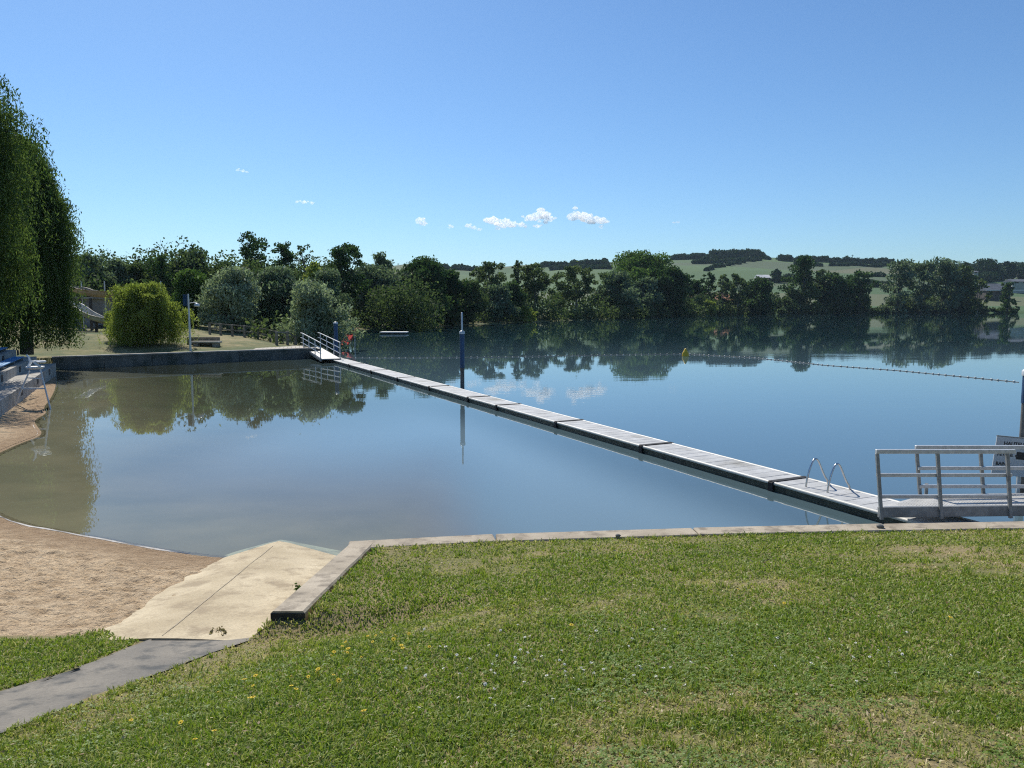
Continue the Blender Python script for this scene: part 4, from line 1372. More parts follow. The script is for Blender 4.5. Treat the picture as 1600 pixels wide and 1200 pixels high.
TREES = [
 # name, label, category, px, top, width, depth (None = shore + offset), kind, kw
 ('tree', 'pale feathery tree just right of the big weeping willow', 148, 396, 66, 92, 'grey', {}),
 ('tree', 'grey green tree behind the water slide', 186, 403, 56, 95, 'grey', {}),
 ('tree', 'dark low tree above the round willow, left of the taller dark one', 214, 409, 46, 96, 'olive', {}),
 ('tree', 'dark spiky topped tree behind the round willow', 250, 397, 52, 92, 'airydark', {'cs': .1}),
 ('tree', 'grey green tree with a double pointed top above the lamp post', 304, 387, 78, 100, 'grey', {}),
 ('tree', 'bright mid green tree directly behind the lamp post', 298, 419, 66, 78, 'mid', {}),
 ('tree', 'small dark treetop between the pointed grey tree and the tallest dark tree', 352, 406, 40, 104, 'round', {}),
 ('willow_tree', 'rounded silver willow behind the timber fence', 362, 416, 96, 74, 'silver', {}),
 ('tree', 'tallest dark tree with a ragged top left of the middle', 400, 362, 70, 112, 'airydark', {'cs': .15}),
 ('tree', 'airy dark tree just right of the tallest dark tree', 447, 376, 56, 110, 'airydark', {'cs': .2}),
 ('tree', 'thin sparse tree between the two tall ragged trees', 478, 381, 40, 112, 'airy', {'cs': .3, 'cov': .8}),
 ('tree', 'small yellowish tree showing above the silver bush', 489, 408, 40, 96, 'yellow', {}),
 ('tree', 'dark irregular oak like tree standing above the grey willows', 538, 377, 78, 116, 'airydark', {'cs': .3, 'cov': 1.2}),
 ('willow_tree', 'broad grey green willow left of the silver bush', 436, 414, 100, 80, 'grey', {}),
 ('willow_tree', 'pale silver willow between the broad willow and the big dark rounded one', 512, 418, 80, 88, 'grey', {}),
 ('silver_willow_bush', 'bushy pale silver willow standing by the far gangway', 494, 438, 102, 62.5, 'silver', {'cov': .85, 'blobs': 90}),
 ('tree', 'pale thin tree top rising behind the big rounded willow', 592, 393, 52, 140, 'grey', {'cov': .7}),
 ('willow_tree', 'big rounded grey willow leaning over the water by the raft', 580, 412, 112, 130, 'grey', {}),
 ('willow_tree', 'drooping grey willow to the right of the big rounded one', 624, 420, 62, 132, 'grey', {}),
 ('tree', 'dense dark broad tree right of the raft', 662, 399, 86, 134, 'round', {}),
 ('tree', 'dark tree with a stepped crown right of the dense broad one', 704, 419, 50, 142, 'round', {}),
 ('tree', 'olive tree with low drooping branches left of the tall post line', 728, 436, 56, 148, 'olive', {}),
 ('tree', 'flat topped airy tree with several visible trunks', 764, 408, 66, 180, 'airy', {'cs': .38, 'cov': 1.4}),
 ('willow_tree', 'low grey willow at the foot of the flat topped airy tree', 775, 444, 58, 162, 'grey', {}),
 ('tree', 'slim half bare tree between the flat topped tree and the shady pair', 810, 406, 26, 182, 'airy', {'cs': .35, 'cov': .55}),
 ('tree', 'broad olive tree over a trunk lit bank, left of the shady pair', 835, 411, 70, 184, 'airy', {'cs': .30, 'cov': 1.7}),
 ('tree', 'shady olive tree with trunks showing near the caravan', 901, 414, 82, 205, 'airy', {'cs': .33, 'cov': 1.8}),
 ('shrub', 'small yellowish shrub under the broad olive tree', 822, 478, 30, 170, 'yellow', {}),
 ('tree', 'narrow dark tree between the low grey willow and the broad olive tree', 800, 440, 46, 172, 'round', {}),
 ('willow_tree', 'grey green willow right of the shady trees', 964, 423, 72, 222, 'grey', {}),
 ('tree', 'broad bright green clump rising highest right of the middle', 1002, 391, 104, 262, 'mid', {'cs': .2}),
 ('tree', 'dark tree under the right side of the bright green clump', 1042, 414, 56, 252, 'round', {}),
 ('willow_tree', 'low grey willow in front of the bright green clump', 1008, 432, 60, 236, 'grey', {}),
 ('tree', 'slim dark tree left of the tiled lodge', 1074, 428, 30, 282, 'airydark', {'cs': .15}),
 ('tree', 'slim spire like tree behind the middle of the tiled lodge', 1106, 425, 28, 300, 'airydark', {'cs': .12}),
 ('tree', 'small dark tree just behind the left end of the tiled lodge', 1090, 436, 28, 305, 'round', {}),
 ('tree', 'thin bare stemmed tree at the right end of the lodge roof', 1128, 428, 30, 292, 'airy', {'cs': .3}),
 ('tree', 'olive tree with bare trunks right of the tiled lodge', 1152, 427, 44, 298, 'airy', {'cs': .28, 'cov': 1.5}),
 ('tree', 'dark rounded tree sloping down to the meadow gap', 1180, 433, 60, 306, 'round', {}),
 ('shrub', 'light green rounded shrub in front of the tiled lodge', 1107, 468, 26, 282, 'yellow', {}),
 ('tree', 'tall airy poplar standing alone right of the meadow gap', 1252, 398, 66, 340, 'airydark', {'cs': .12, 'cov': .95}),
 ('tree', 'thin bare limbed tree just right of the tall airy poplar', 1280, 420, 36, 344, 'airy', {'cs': .3, 'cov': .8}),
 ('shrub', 'dark shrub at the foot of the tall airy poplar', 1238, 452, 30, 338, 'olive', {}),
 ('tree', 'dark low rounded tree left of the spiky dark tree', 1304, 426, 64, 346, 'round', {}),
 ('tree', 'spiky dark tree before the striped green field', 1342, 421, 46, 348, 'airydark', {'cs': .05, 'cov': 1.3}),
 ('tree', 'leftmost tall grey tree of the waterside row on the right', 1402, 404, 52, 356, 'grey', {'cs': .05, 'cov': .65, 'blobs': 44}),
 ('tree', 'second grey tree of the right waterside row, with a paler crown', 1437, 405, 54, 358, 'grey', {'cs': .1, 'cov': .65, 'blobs': 44}),
 ('tree', 'tallest grey tree of the right waterside row', 1472, 400, 64, 360, 'grey', {'cs': .08, 'cov': .65, 'blobs': 44}),
 ('tree', 'dark tree at the right end of the waterside row', 1503, 414, 44, 362, 'olive', {}),
 ('tree', 'small airy tree right of the waterside row', 1528, 436, 36, 364, 'airy', {'cs': .2}),
 ('conifer', 'small dark conifer at the right edge before the grey barn', 1574, 440, 30, 366, 'airydark', {'cs': .04}),
 ('tree', 'large round far tree on the right skyline', 1535, 403, 42, 760, 'far', {}),
 ('tree', 'smaller round far tree right of the large skyline tree', 1572, 407, 24, 770, 'far', {}),
 ('tree', 'round far tree cut by the right edge on the skyline', 1600, 409, 28, 760, 'far', {}),
 ('tree', 'tiny pointed far tree just left of the large skyline tree', 1508, 409, 12, 750, 'far', {}),
 ('tree', 'rounded far tree standing at the left end of the hilltop wood', 1087, 395, 17, 1060, 'far', {}),
 ('tree', 'dark round far tree under the hilltop wood', 1110, 397, 30, 980, 'far', {}),
 ('tree', 'single round far tree on the hill crest left of the bright clump', 944, 403, 11, 1040, 'far', {}),
 ('tree', 'left one of two small round trees on the left hill crest', 897, 406, 11, 1080, 'far', {}),
 ('tree', 'right one of two small round trees on the left hill crest', 909, 408, 13, 1080, 'far', {}),
 ('tree', 'tiny pointed far tree above the dark stepped tree', 723, 411, 6, 1000, 'far', {'blobs': 8}),
 ('tree', 'dark far tree beside the white roofed barn on the hill', 1211, 420, 16, 640, 'far', {}),
]
for i, (nm, lab, px, top, wpx, Y, kind, kw) in enumerate(TREES):
    cat = 'shrub' if nm == 'shrub' else ('bush' if nm.endswith('bush') else ('willow' if 'willow' in nm else 'tree'))
    grp = 'far hill trees' if kind == 'far' else ('trees behind the left bank' if px < 560 else 'trees along the far shore')
    tree(nm, lab, cat, px, top, wpx, Y, kind, 100 + i * 7, grp, **kw)

# weeping willows: clumps of hanging strands from the tips of arching limbs
def weeping(name, label, X, Y, bz, h, r, n_l, per, seed, leaf, strand_len, lmin_z, mat='weep', dome=.55, group='weeping willows', shell=.35, jit=(.80, 1.14)):
    rng = np.random.default_rng(seed)
    t = thing(name, label, 'willow', (X, Y, bz), group)
    tips = []
    ph = rng.uniform(0, 6.28, 6)
    for k in range(n_l):
        a = rng.uniform(0, 2 * math.pi)
        q = rng.uniform(0, 1) ** .8                            # height share of the clump's top
        prof = math.sqrt(max(0, 1 - max(0, (q - dome) / (1 - dome)) ** 2.3)) * (.74 + .26 * min(1, q / max(.05, dome)))
        wob = 1 + .13 * math.sin(2 * a + ph[0] + 3 * q) + .12 * math.sin(5 * a + ph[1] - 6 * q) + .10 * math.sin(11 * q + ph[2])
        f = rng.uniform(shell ** 2, 1.0) ** .5 * rng.uniform(*jit)
        z = bz + h * (.14 + .86 * q) * rng.uniform(.90, 1.03)
        tips.append((X + r * wob * prof * f * math.cos(a), Y + r * wob * prof * f * math.sin(a), z, a, f))
    for a in np.linspace(0, 6.0, 7):                           # the very top
        tips.append((X + r * .22 * math.cos(a), Y + r * .22 * math.sin(a), bz + h * (.985 - .03 * rng.uniform()), a, .3))
    Pl = []; T = []
    for (tx, ty, tz, a, f) in tips:
        cl_t = rng.normal(0, .13)
        L_c = strand_len * rng.uniform(.5, 1.2)
        cw = r * rng.uniform(.07, .15)
        lx, ly = rng.normal(0, .10, 2)
        for j in range(int(per * rng.uniform(.6, 1.4))):
            ox, oy = rng.normal(0, cw, 2)
            z0 = tz - .35 * (ox * ox + oy * oy) / cw + rng.normal(0, .012 * h)
            L = min(L_c * rng.uniform(.3, 1.15), z0 - (bz + lmin_z * rng.uniform(.5, 1.8)))
            if L < .25: continue
            out = rng.uniform(.15, 1.0) * min(1.3, r * .26)
            da = a + rng.normal(0, .7)
            ns = int(L / (leaf * .46)) + 3
            u = np.linspace(0, 1, ns) + rng.uniform(0, .03)
            sw = rng.normal(0, .05 * L, 2)
            k1 = 1 - (1 - np.clip(u * 1.6, 0, 1)) ** 2
            px_ = tx + ox + math.cos(da) * out * k1 + (sw[0] + lx * L) * u ** 2
            py_ = ty + oy + math.sin(da) * out * k1 + (sw[1] + ly * L) * u ** 2
            pz_ = z0 - L * u ** 1.7 + .16 * L * np.sin(np.clip(u * 4, 0, math.pi))
            q = np.stack([px_, py_, pz_], 1) + rng.normal(0, leaf * .34, (ns, 3))
            Pl.append(q)
            T.append(np.clip(rng.normal(.42 + cl_t, .18, ns), 0, 1))
    Pl = np.concatenate(Pl); T = np.concatenate(T)
    leaves('crown', Pl, leaf * .34, leafs[mat], t, T, rng, 3.2, np.array([0, 0, -.8]))
    mb = MB(); tr = .024 * h
    mb.tube([(X, Y, bz - .4), (X + .06 * r, Y, bz + h * .2), (X, Y, bz + h * .45), (X + .05 * r, Y, bz + h * .75)], [tr * 1.3, tr, tr * .8, tr * .3], 10)
    for (tx, ty, tz, a, f) in tips[::4]:
        zs = bz + h * rng.uniform(.2, .55)
        if tz < zs: continue
        mb.tube([(X, Y, zs), ((X * .5 + tx * .5), (Y * .5 + ty * .5), zs * .35 + tz * .65), (tx, ty, tz)], [tr * .4, tr * .25, tr * .06], 5)
    mb.build('trunk', bark, t)
    return t
WBX = at_y(226, 520, 53.5)[0]; wbz = land_s(WBX, 53.5)
weeping('weeping_willow', 'low round yellow green weeping willow on the left bank by the lamp', WBX, 53.5, wbz, z_at(226, 443, 53.5) - wbz, 2.1, 125, 40, 11, .15, 1.5, .15, 'yellow', .42, shell=.35, jit=(.62, 1.28))
XB = at_y(72, 400, 44.0)[0]
weeping('weeping_willow', 'tall dark weeping willow behind the blue benches', XB - 1.45, 44.0, 1.3, z_at(80, 216, 44) - 1.3, 2.45, 400, 20, 12, .17, 2.9, .06, 'weep', .52, shell=.5)
XA = at_y(44, 400, 31.0)[0] - 4.35
weeping('weeping_willow', 'tallest weeping willow cut off by the left edge of the photo', XA, 31.0, 1.7, z_at(0, 84, 31) - 1.7, 3.2, 420, 20, 13, .155, 2.7, 1.2, 'weep', .80, shell=.5)

# dark scrub along the water's edge
def scrub():
    rng = np.random.default_rng(5)
    Pl = []; T = []; S = []
    fs = FS[6:-2]
    for (ax, ay), (bx, by) in zip(fs[:-1], fs[1:]):
        L = math.hypot(bx - ax, by - ay)
        n = max(1, int(L / 2.4))
        for k in range(n):
            t = (k + rng.uniform(0, 1)) / n
            x = ax + (bx - ax) * t; y = ay + (by - ay) * t
            nx, ny = -(by - ay) / L, (bx - ax) / L
            ppx = 800 + 1200 * x / y
            low = 1210 < ppx < 1232 or 1362 < ppx < 1378 or ppx > 1536
            off = rng.uniform(.2, 5)
            if rng.uniform() < .12: continue
            r = (rng.uniform(.7, 1.9) + y * .003) * (.45 if low else 1)
            c = np.array([x + nx * off, y + ny * off, .5 + r * .5])
            m = int(90 + 50 * r)
            d = rng.normal(size=(m, 3)); d /= np.linalg.norm(d, axis=1)[:, None]
            q = c + d * (r * rng.uniform(.5, 1.1, (m, 1))) * np.array([1.5, 1.0, 1.0])
            Pl.append(q[q[:, 2] > .02]); T.append(np.clip(rng.normal(rng.uniform(.2, .7), .2, m), 0, 1)[q[:, 2] > .02])
            S.append(np.full((q[:, 2] > .02).sum(), max(.25, y * .0022)))
    Pl = np.concatenate(Pl); T = np.concatenate(T); S = np.concatenate(S)
    return leaves('undergrowth', Pl, S[:, None], leafs['olive'], None, T, rng, 1.6)
tag(scrub(), kind='stuff')
def far_scrub():
    rng = np.random.default_rng(8)
    Pl = []; T = []; S = []
    for k in range(420):
        px = rng.uniform(640, 1215); Y = shoreY(px) + rng.uniform(6, 46)
        if rng.uniform() < .25: px = rng.uniform(1290, 1352) if rng.uniform() < .4 else rng.uniform(1395, 1525); Y = shoreY(px) + rng.uniform(4, 22)
        if 828 < px < 945 and rng.uniform() < .8: continue
        x = at_y(px, 490, Y)[0]; r = rng.uniform(1.8, 3.6)
        c = np.array([x, Y, land_s(x, Y) + r * .6 + rng.uniform(0, 2.5)]); m = int(60 * r)
        d = rng.normal(size=(m, 3)); d /= np.linalg.norm(d, axis=1)[:, None]
        Pl.append(c + d * r * rng.uniform(.5, 1.1, (m, 1))); T.append(np.clip(rng.normal(.35, .2, m), 0, 1)); S.append(np.full(m, .0022 * Y))
    return leaves('bank_thicket', np.concatenate(Pl), np.concatenate(S)[:, None], leafs['olive'], None, np.concatenate(T), rng, 1.6)
tag(far_scrub(), kind='stuff')
def left_scrub():
    rng = np.random.default_rng(6)
    Pl = []; T = []
    for k in range(260):
        px = rng.uniform(60, 640); Y = rng.uniform(84, 128)
        x = at_y(px, 500, Y)[0]; r = rng.uniform(1.8, 3.6)
        if px > 520: Y += 26
        c = np.array([x, Y, land_s(x, Y) + r * .7 + rng.uniform(0, 4.5) * (Y > 96)]); m = int(170 * r)
        d = rng.normal(size=(m, 3)); d /= np.linalg.norm(d, axis=1)[:, None]
        q = c + d * r * rng.uniform(.5, 1.1, (m, 1))
        Pl.append(q); T.append(np.clip(rng.normal(.35, .2, m), 0, 1))
    return leaves('thicket', np.concatenate(Pl), .27, leafs['olive'], None, np.concatenate(T), rng, 1.6)
tag(left_scrub(), kind='stuff')

# hilltop wood and hedges
def hedge(pxl, n, hgt, seed, name, label, dense=130, wid=5):
    rng = np.random.default_rng(seed)
    Pl = []; T = []
    W = [on(land_s, x, y, 300) for x, y in pxl]
    L = [0]
    for a, b in zip(W[:-1], W[1:]): L.append(L[-1] + np.linalg.norm((b - a)[:2]))
    for k in range(n):
        s = rng.uniform(0, L[-1]); x = np.interp(s, L, [p[0] for p in W]); y = np.interp(s, L, [p[1] for p in W])
        x += rng.normal(0, 1.0); y += rng.normal(0, wid * .4); r = hgt * rng.uniform(.35, .75)
        c = np.array([x, y, land_s(x, y) + r * .8])
        d = rng.normal(size=(dense, 3)); d /= np.linalg.norm(d, axis=1)[:, None]
        Pl.append(c + d * r * rng.uniform(.6, 1.1, (dense, 1)) * np.array([1.2, 1, 1])); T.append(np.clip(rng.normal(.4, .2, dense), 0, 1))
    Pl = np.concatenate(Pl)
    o = leaves(name, Pl, .0021 * float(np.mean(Pl[:, 1])), leafs['far'], None, np.concatenate(T), rng, 1.5)
    return o
tag(hedge([(1050, 406.5), (1080, 405.5), (1100, 404.8)], 50, 6, 41, 'wood', ''), kind='stuff')
tag(hedge([(1114, 405), (1140, 403.8), (1165, 403.6), (1190, 405)], 64, 9.5, 42, 'hilltop_wood', '', 150), kind='stuff')
HED = [([(1090, 413), (1130, 411), (1180, 406.5)], 60, 4, 'dark hedge climbing to the hilltop wood'),
       ([(1100, 425), (1130, 417), (1160, 411), (1205, 405.5)], 26, 3.5, 'broken hedge slanting across the upper green field'),
       ([(1240, 414), (1320, 416), (1390, 416)], 60, 3.5, 'straight hedge across the field right of the tall poplar'),
       ([(1220, 408), (1300, 409.5), (1345, 411.5), (1395, 412.5)], 90, 6, 'hedge along the hill crest under the pylon'),
       ([(1215, 441), (1265, 441)], 40, 5, 'hedge right of the white roofed barn'),
       ([(1352, 448), (1392, 449)], 25, 4, 'short hedge under the striped green field'),
       ([(1360, 433), (1380, 433)], 8, 4, 'tiny shrub row in the middle of the striped field'),
       ([(655, 416), (700, 421), (745, 423)], 60, 5, 'dark hedge on the crest above the dense broad tree'),
       ([(846, 417), (900, 416), (950, 414)], 90, 4.5, 'long dark hedge on the crest left of the bright clump'),
       ([(860, 423), (900, 420), (955, 421)], 60, 4, 'second dark hedge below the left crest'),
       ([(1505, 424), (1540, 430), (1600, 426)], 120, 9, 'hedge belt below the large skyline tree'),
       ([(1500, 440), (1530, 442), (1560, 438)], 50, 7, 'hedge left of the grey roofed barn'),
       ([(1560, 427), (1600, 424)], 50, 9, 'hedge belt below the smaller skyline trees')]
for i, (pl, n, hg, lab) in enumerate(HED):
    o = hedge(pl, n, hg, 60 + i, 'hedge', lab)
    tag(o, lab, 'hedge', 'far field hedges')

# ------------------------------------------------------------------ far buildings
def house(name, label, px, ybase, wpx, Y, wall_px, roof_px, wallm, roofm, depth=8, windows=0, ang=0.0, hip=.0):
    c = at_y(px, ybase, Y); gz0 = min(land_s(c[0], Y), c[2]) - .3
    hw = wpx / F * Y / 2; zw = c[2] + wall_px / F * Y; zr = zw + roof_px / F * Y
    t = thing(name, label, 'building', (c[0], Y, c[2]), 'far buildings')
    mb = MB(); mb.box(c[0] - hw, c[0] + hw, Y, Y + depth, gz0, zw); mb.build('wall', wallm, t)
    ov = .5
    x0, x1, y0, y1 = c[0] - hw - ov, c[0] + hw + ov, Y - ov, Y + depth + ov
    ym = Y + depth / 2; hp = hip * hw
    mb = MB(); mb.add([(x0, y0, zw), (x1, y0, zw), (x1, y1, zw), (x0, y1, zw), (x0 + hp, ym, zr), (x1 - hp, ym, zr),
                       (x0, y0, zw - .15), (x1, y0, zw - .15), (x1, y1, zw - .15), (x0, y1, zw - .15)],
                      [(0, 1, 5, 4), (2, 3, 4, 5), (1, 2, 5), (3, 0, 4), (6, 7, 1, 0), (7, 8, 2, 1), (8, 9, 3, 2), (9, 6, 0, 3), (9, 8, 7, 6)])
    mb.build('roof', roofm, t)
    for k in range(windows):
        x = c[0] - hw + 2 * hw * (k + .5) / windows; ww = hw / windows * .45
        mb = MB(); mb.box(x - ww, x + ww, Y - .06, Y - .01, c[2] + (zw - c[2]) * .35, c[2] + (zw - c[2]) * .8); mb.build('window', hut_dark, t)
    return t
house('lodge', 'long dark lodge with red tiled roof among the waterside trees', 1102, 485, 84, 300, 16, 10, plank_wall, tile_red, 9, 5, hip=.1)
house('barn', 'small white roofed barn on the green hillside', 1195, 437, 18, 640, 3, 5, plank_wall, barn_roof, 12, 0)
house('barn', 'grey roofed barn with pale walls at the right', 1560, 461, 38, 470, 7, 11, plank_wall, slate, 14, 3)
house('house', 'low pale house with grey roof at the right edge of the hill', 1595, 444, 26, 540, 4, 4, render_wall, slate, 10, 2)
house('house', 'tiny white house among the hedges under the large skyline tree', 1525, 428, 7, 640, 3, 2, render_wall, slate, 6, 1)
wl = MB(); c = at_y(1572, 453.5, 468); wl.box(c[0] - 12, c[0] + 11, 468, 468.3, c[2] - .2, c[2] + .25)
tag(wl.build('white_fence', white_paint, loc=(c[0], 468, c[2])), 'thin white horizontal rail along the front of the grey barn', 'fence')
py = on(land_s, 1331.5, 412.5, 300); pyY = 1080.0; pc = at_y(1331.5, 411, pyY); pyt = z_at(1331.5, 398, pyY)
pl_ = thing('utility_pole', 'tiny utility pole on the hill crest above the striped field', 'pole', (pc[0], pyY, pc[2]))
mb = MB(); mb.tube([(pc[0], pyY, pc[2] - 4), (pc[0], pyY, pyt)], .35, 6); mb.build('pole', timber, pl_)
mb = MB(); mb.box(pc[0] - 1.6, pc[0] + 1.6, pyY - .2, pyY + .2, pyt - 1.2, pyt - .8); mb.build('crossarm', timber, pl_)
# caravans behind the shady trees
for px, yb, wp, Y, lab in ((872, 479, 10, 222, 'small white caravan glimpsed between the shady tree trunks'), (898, 480, 11, 226, 'white caravan just right of the smaller one under the shady trees')):
    c = at_y(px, yb, Y); hw = wp / F * Y / 2
    t = thing('caravan', lab, 'caravan', (c[0], Y, c[2]), 'caravans under the far trees')
    gz0 = land_s(c[0], Y)
    mb = MB(); mb.box(c[0] - hw, c[0] + hw, Y, Y + 2.2, gz0 + .5, gz0 + 2.6, .25); mb.build('body', white_paint, t)
    mb = MB(); mb.box(c[0] - hw * .5, c[0] + hw * .4, Y - .02, Y + .01, gz0 + 1.5, gz0 + 2.1); mb.build('window', hut_dark, t)
    for q in (-.15, .15):
        mb = MB(); mb.tube([(c[0] + q * hw * 4, Y - .05, gz0 + .33), (c[0] + q * hw * 4, Y + .2, gz0 + .33)], .33, 12); mb.build('wheel', black_rubber, t)

# ------------------------------------------------------------------ lawn grass, clover, flowers
def sample_lawn(n, ymax_fn=None, seed=1, power=2.0):
    """points on the lawn, denser towards the viewer, only where the photo can see them"""
    rng = np.random.default_rng(seed)
    out = []
    while sum(len(o) for o in out) < n:
        m = n * 3
        u = rng.uniform(0, 1, m)
        y = 2.1 * (11.6 / 2.1) ** u                            # log-uniform in depth
        x = rng.uniform(-.74, .74, m) * (y + .4)
        ok = (y < KERB(x) - .0)
        d = -poly_dist(x, y, EDGE)
        dl = poly_dist(x, y, [tuple(p) for p in PATH_L])
        right = d > .015
        left = (dl > .03) & (y < 7.0 + .42 * vnoise(x * 2.2, x * 0, 9)) & (x < -2.4)
        ok &= (right | left) & ~((x > -2.42) & (x < -2.0) & (y > 7.24) )
        out.append(np.stack([x[ok], y[ok], np.where(left[ok] & ~right[ok], 1.0, 0.0)], 1))
    q = np.concatenate(out)[:n]
    return q[:, 0], q[:, 1], q[:, 2]

def dryness(x, y, left):
    big = fbm(x * .55, y * .8, 70, 4)
    sm = fbm(x * 2.6, y * 2.6, 71, 3)
    dry = sstep(.44, .66, big * .6 + sm * .4)
    # the worn corner in the lower right and the band behind the kerb end
    worn = 1.3 * sstep(5.0, 4.1, y) * sstep(-.2, .9, x - .1) * sstep(.27, .44, fbm(x * 1.5, y * 2.0, 77, 4))
    band = sstep(1.3, .2, -poly_dist(x, y, EDGE)) * .5 * sstep(7.3, 6.0, y)
    mid = .45 * sstep(.4, .6, fbm(x * .8, y * 1.4, 79, 3)) * sstep(5.6, 7.0, y)
    lush = sstep(5.9, 5.0, y) * sstep(3.1, 3.8, y) * .35
    v = np.clip(dry * .75 + worn * .9 + band + mid - lush, 0, 1)
    return np.where(left > .5, v * .15, v)

def grass(n, seed, hmul=1.0):
    x, y, lf = sample_lawn(n, seed=seed)
    rng = np.random.default_rng(seed + 50)
    z = np.where(lf > .5, P_(np.minimum(y, 7.2)), lawn_z(x, y)) - .004
    dr = dryness(x, y, lf)
    tall = sstep(.5, .75, fbm(x * 1.8, y * 1.8, 90, 3))
    edge = sstep(.30, .0, np.abs(poly_dist(x, y, EDGE))) + sstep(.25, 0, KERB(x) - y)
    hgt = rng.uniform(.014, .040, n) * (1 + .7 * tall + .6 * edge) * (1 - .35 * dr) * hmul * (1 + .3 * lf)
    wd = rng.uniform(.0022, .0052, n) * (.65 + .15 * y)
    ang = rng.uniform(0, 2 * math.pi, n)
    lean = rng.uniform(.2, 1.5, n)
    la = rng.uniform(0, 2 * math.pi, n)
    tx = np.cos(la) * lean * hgt; ty = np.sin(la) * lean * hgt
    bx = np.cos(ang) * wd; by = np.sin(ang) * wd
    keep = rng.uniform(0, 1, n) > np.clip(dr - .38, 0, 1) * 1.3
    x, y, z, hgt, bx, by, tx, ty, lean, dr = [v[keep] for v in (x, y, z, hgt, bx, by, tx, ty, lean, dr)]
    n = len(x)
    b0 = np.stack([x - bx, y - by, z], 1); b1 = np.stack([x + bx, y + by, z], 1)
    m0 = np.stack([x + tx * .4 + bx * .8, y + ty * .4 + by * .8, z + hgt * .65], 1)
    m1 = np.stack([x + tx * .4 - bx * .8, y + ty * .4 - by * .8, z + hgt * .65], 1)
    tp = np.stack([x + tx, y + ty, z + hgt * np.clip(1.15 - .35 * lean, .5, 1)], 1)
    V = np.stack([b0, b1, m0, m1, tp], 1).reshape(-1, 3)
    i = np.arange(n) * 5
    tri = np.concatenate([np.stack([i, i + 1, i + 2], 1), np.stack([i, i + 2, i + 3], 1), np.stack([i + 3, i + 2, i + 4], 1)])
    tint = np.clip(rng.normal(.16, .12, n) + dr * rng.uniform(.15, 1.1, n) + (rng.uniform(0, 1, n) < .08) * .5, 0, 1)
    return V, tri, np.repeat(tint, 5)
gv, gt, gtint = grass(330000, 1)
tag(np_mesh('grass', gv, gt, 3, grass_leaf, attr={'tint': gtint}), kind='stuff')
def tufts(n_clump, seed):
    cx, cy, lf = sample_lawn(n_clump, seed=seed)
    rng = np.random.default_rng(seed + 5)
    k = rng.integers(8, 30, n_clump)
    x = np.repeat(cx, k); y = np.repeat(cy, k); lf = np.repeat(lf, k); n = len(x)
    sz = np.repeat(rng.uniform(.6, 1.5, n_clump), k)
    x = x + rng.normal(0, .022, n) * sz; y = y + rng.normal(0, .022, n) * sz
    ok = (y < KERB(x) - .02) & ((lf > .5) | (-poly_dist(x, y, EDGE) > .0))
    x, y, lf, sz = x[ok], y[ok], lf[ok], sz[ok]; n = len(x)
    z = np.where(lf > .5, P_(np.minimum(y, 7.2)), lawn_z(x, y)) - .004
    h = rng.uniform(.03, .075, n) * sz; wd = rng.uniform(.0018, .0036, n) * (.7 + .12 * y)
    a = rng.uniform(0, 6.28, n); la = rng.uniform(0, 6.28, n); ln = rng.uniform(.2, 1.1, n)
    bx, by = np.cos(a) * wd, np.sin(a) * wd; tx, ty = np.cos(la) * ln * h, np.sin(la) * ln * h
    V = np.stack([np.stack([x - bx, y - by, z], 1), np.stack([x + bx, y + by, z], 1),
                  np.stack([x + tx * .35 + bx * .7, y + ty * .35 + by * .7, z + h * .6], 1), np.stack([x + tx * .35 - bx * .7, y + ty * .35 - by * .7, z + h * .6], 1),
                  np.stack([x + tx, y + ty, z + h * np.clip(1.1 - .35 * ln, .5, 1)], 1)], 1).reshape(-1, 3)
    i = np.arange(n) * 5
    tri = np.concatenate([np.stack([i, i + 1, i + 2], 1), np.stack([i, i + 2, i + 3], 1), np.stack([i + 3, i + 2, i + 4], 1)])
    t = np.clip(rng.normal(.22, .16, n) + (rng.uniform(0, 1, n) < .12) * .6, 0, 1)
    return V, tri, np.repeat(t, 5)
tv, tt, ttint = tufts(1500, 21)
tag(np_mesh('long_grass', tv, tt, 3, grass_leaf, attr={'tint': ttint}), kind='stuff')
def litter(n, seed):
    x, y, lf = sample_lawn(n, seed=seed)
    rng = np.random.default_rng(seed)
    z = np.where(lf > .5, P_(np.minimum(y, 7.2)), lawn_z(x, y)) + rng.uniform(.008, .03, n)
    P = np.stack([x, y, z], 1)
    a = rng.normal(size=(n, 3)); a[:, 2] *= .3; a /= np.linalg.norm(a, axis=1)[:, None]
    b = np.cross(a, rng.normal(size=(n, 3)) * np.array([.4, .4, 1])); b /= np.linalg.norm(b, axis=1)[:, None]
    s1 = rng.uniform(.006, .022, (n, 1)); s2 = s1 * rng.uniform(.12, .5, (n, 1))
    V = np.stack([P - a * s1, P + b * s2, P + a * s1, P - b * s2], 1).reshape(-1, 3)
    return V, np.arange(4 * n).reshape(n, 4), np.repeat(rng.uniform(0, 1, n), 4)
lv, lf_, lt_ = litter(3800, 31)
tag(np_mesh('dead_leaves', lv, lf_, 4, leaf_mat('dead_leaf', (.16, .09, .04), (.62, .52, .34), .2), attr={'tint': lt_}), kind='stuff')

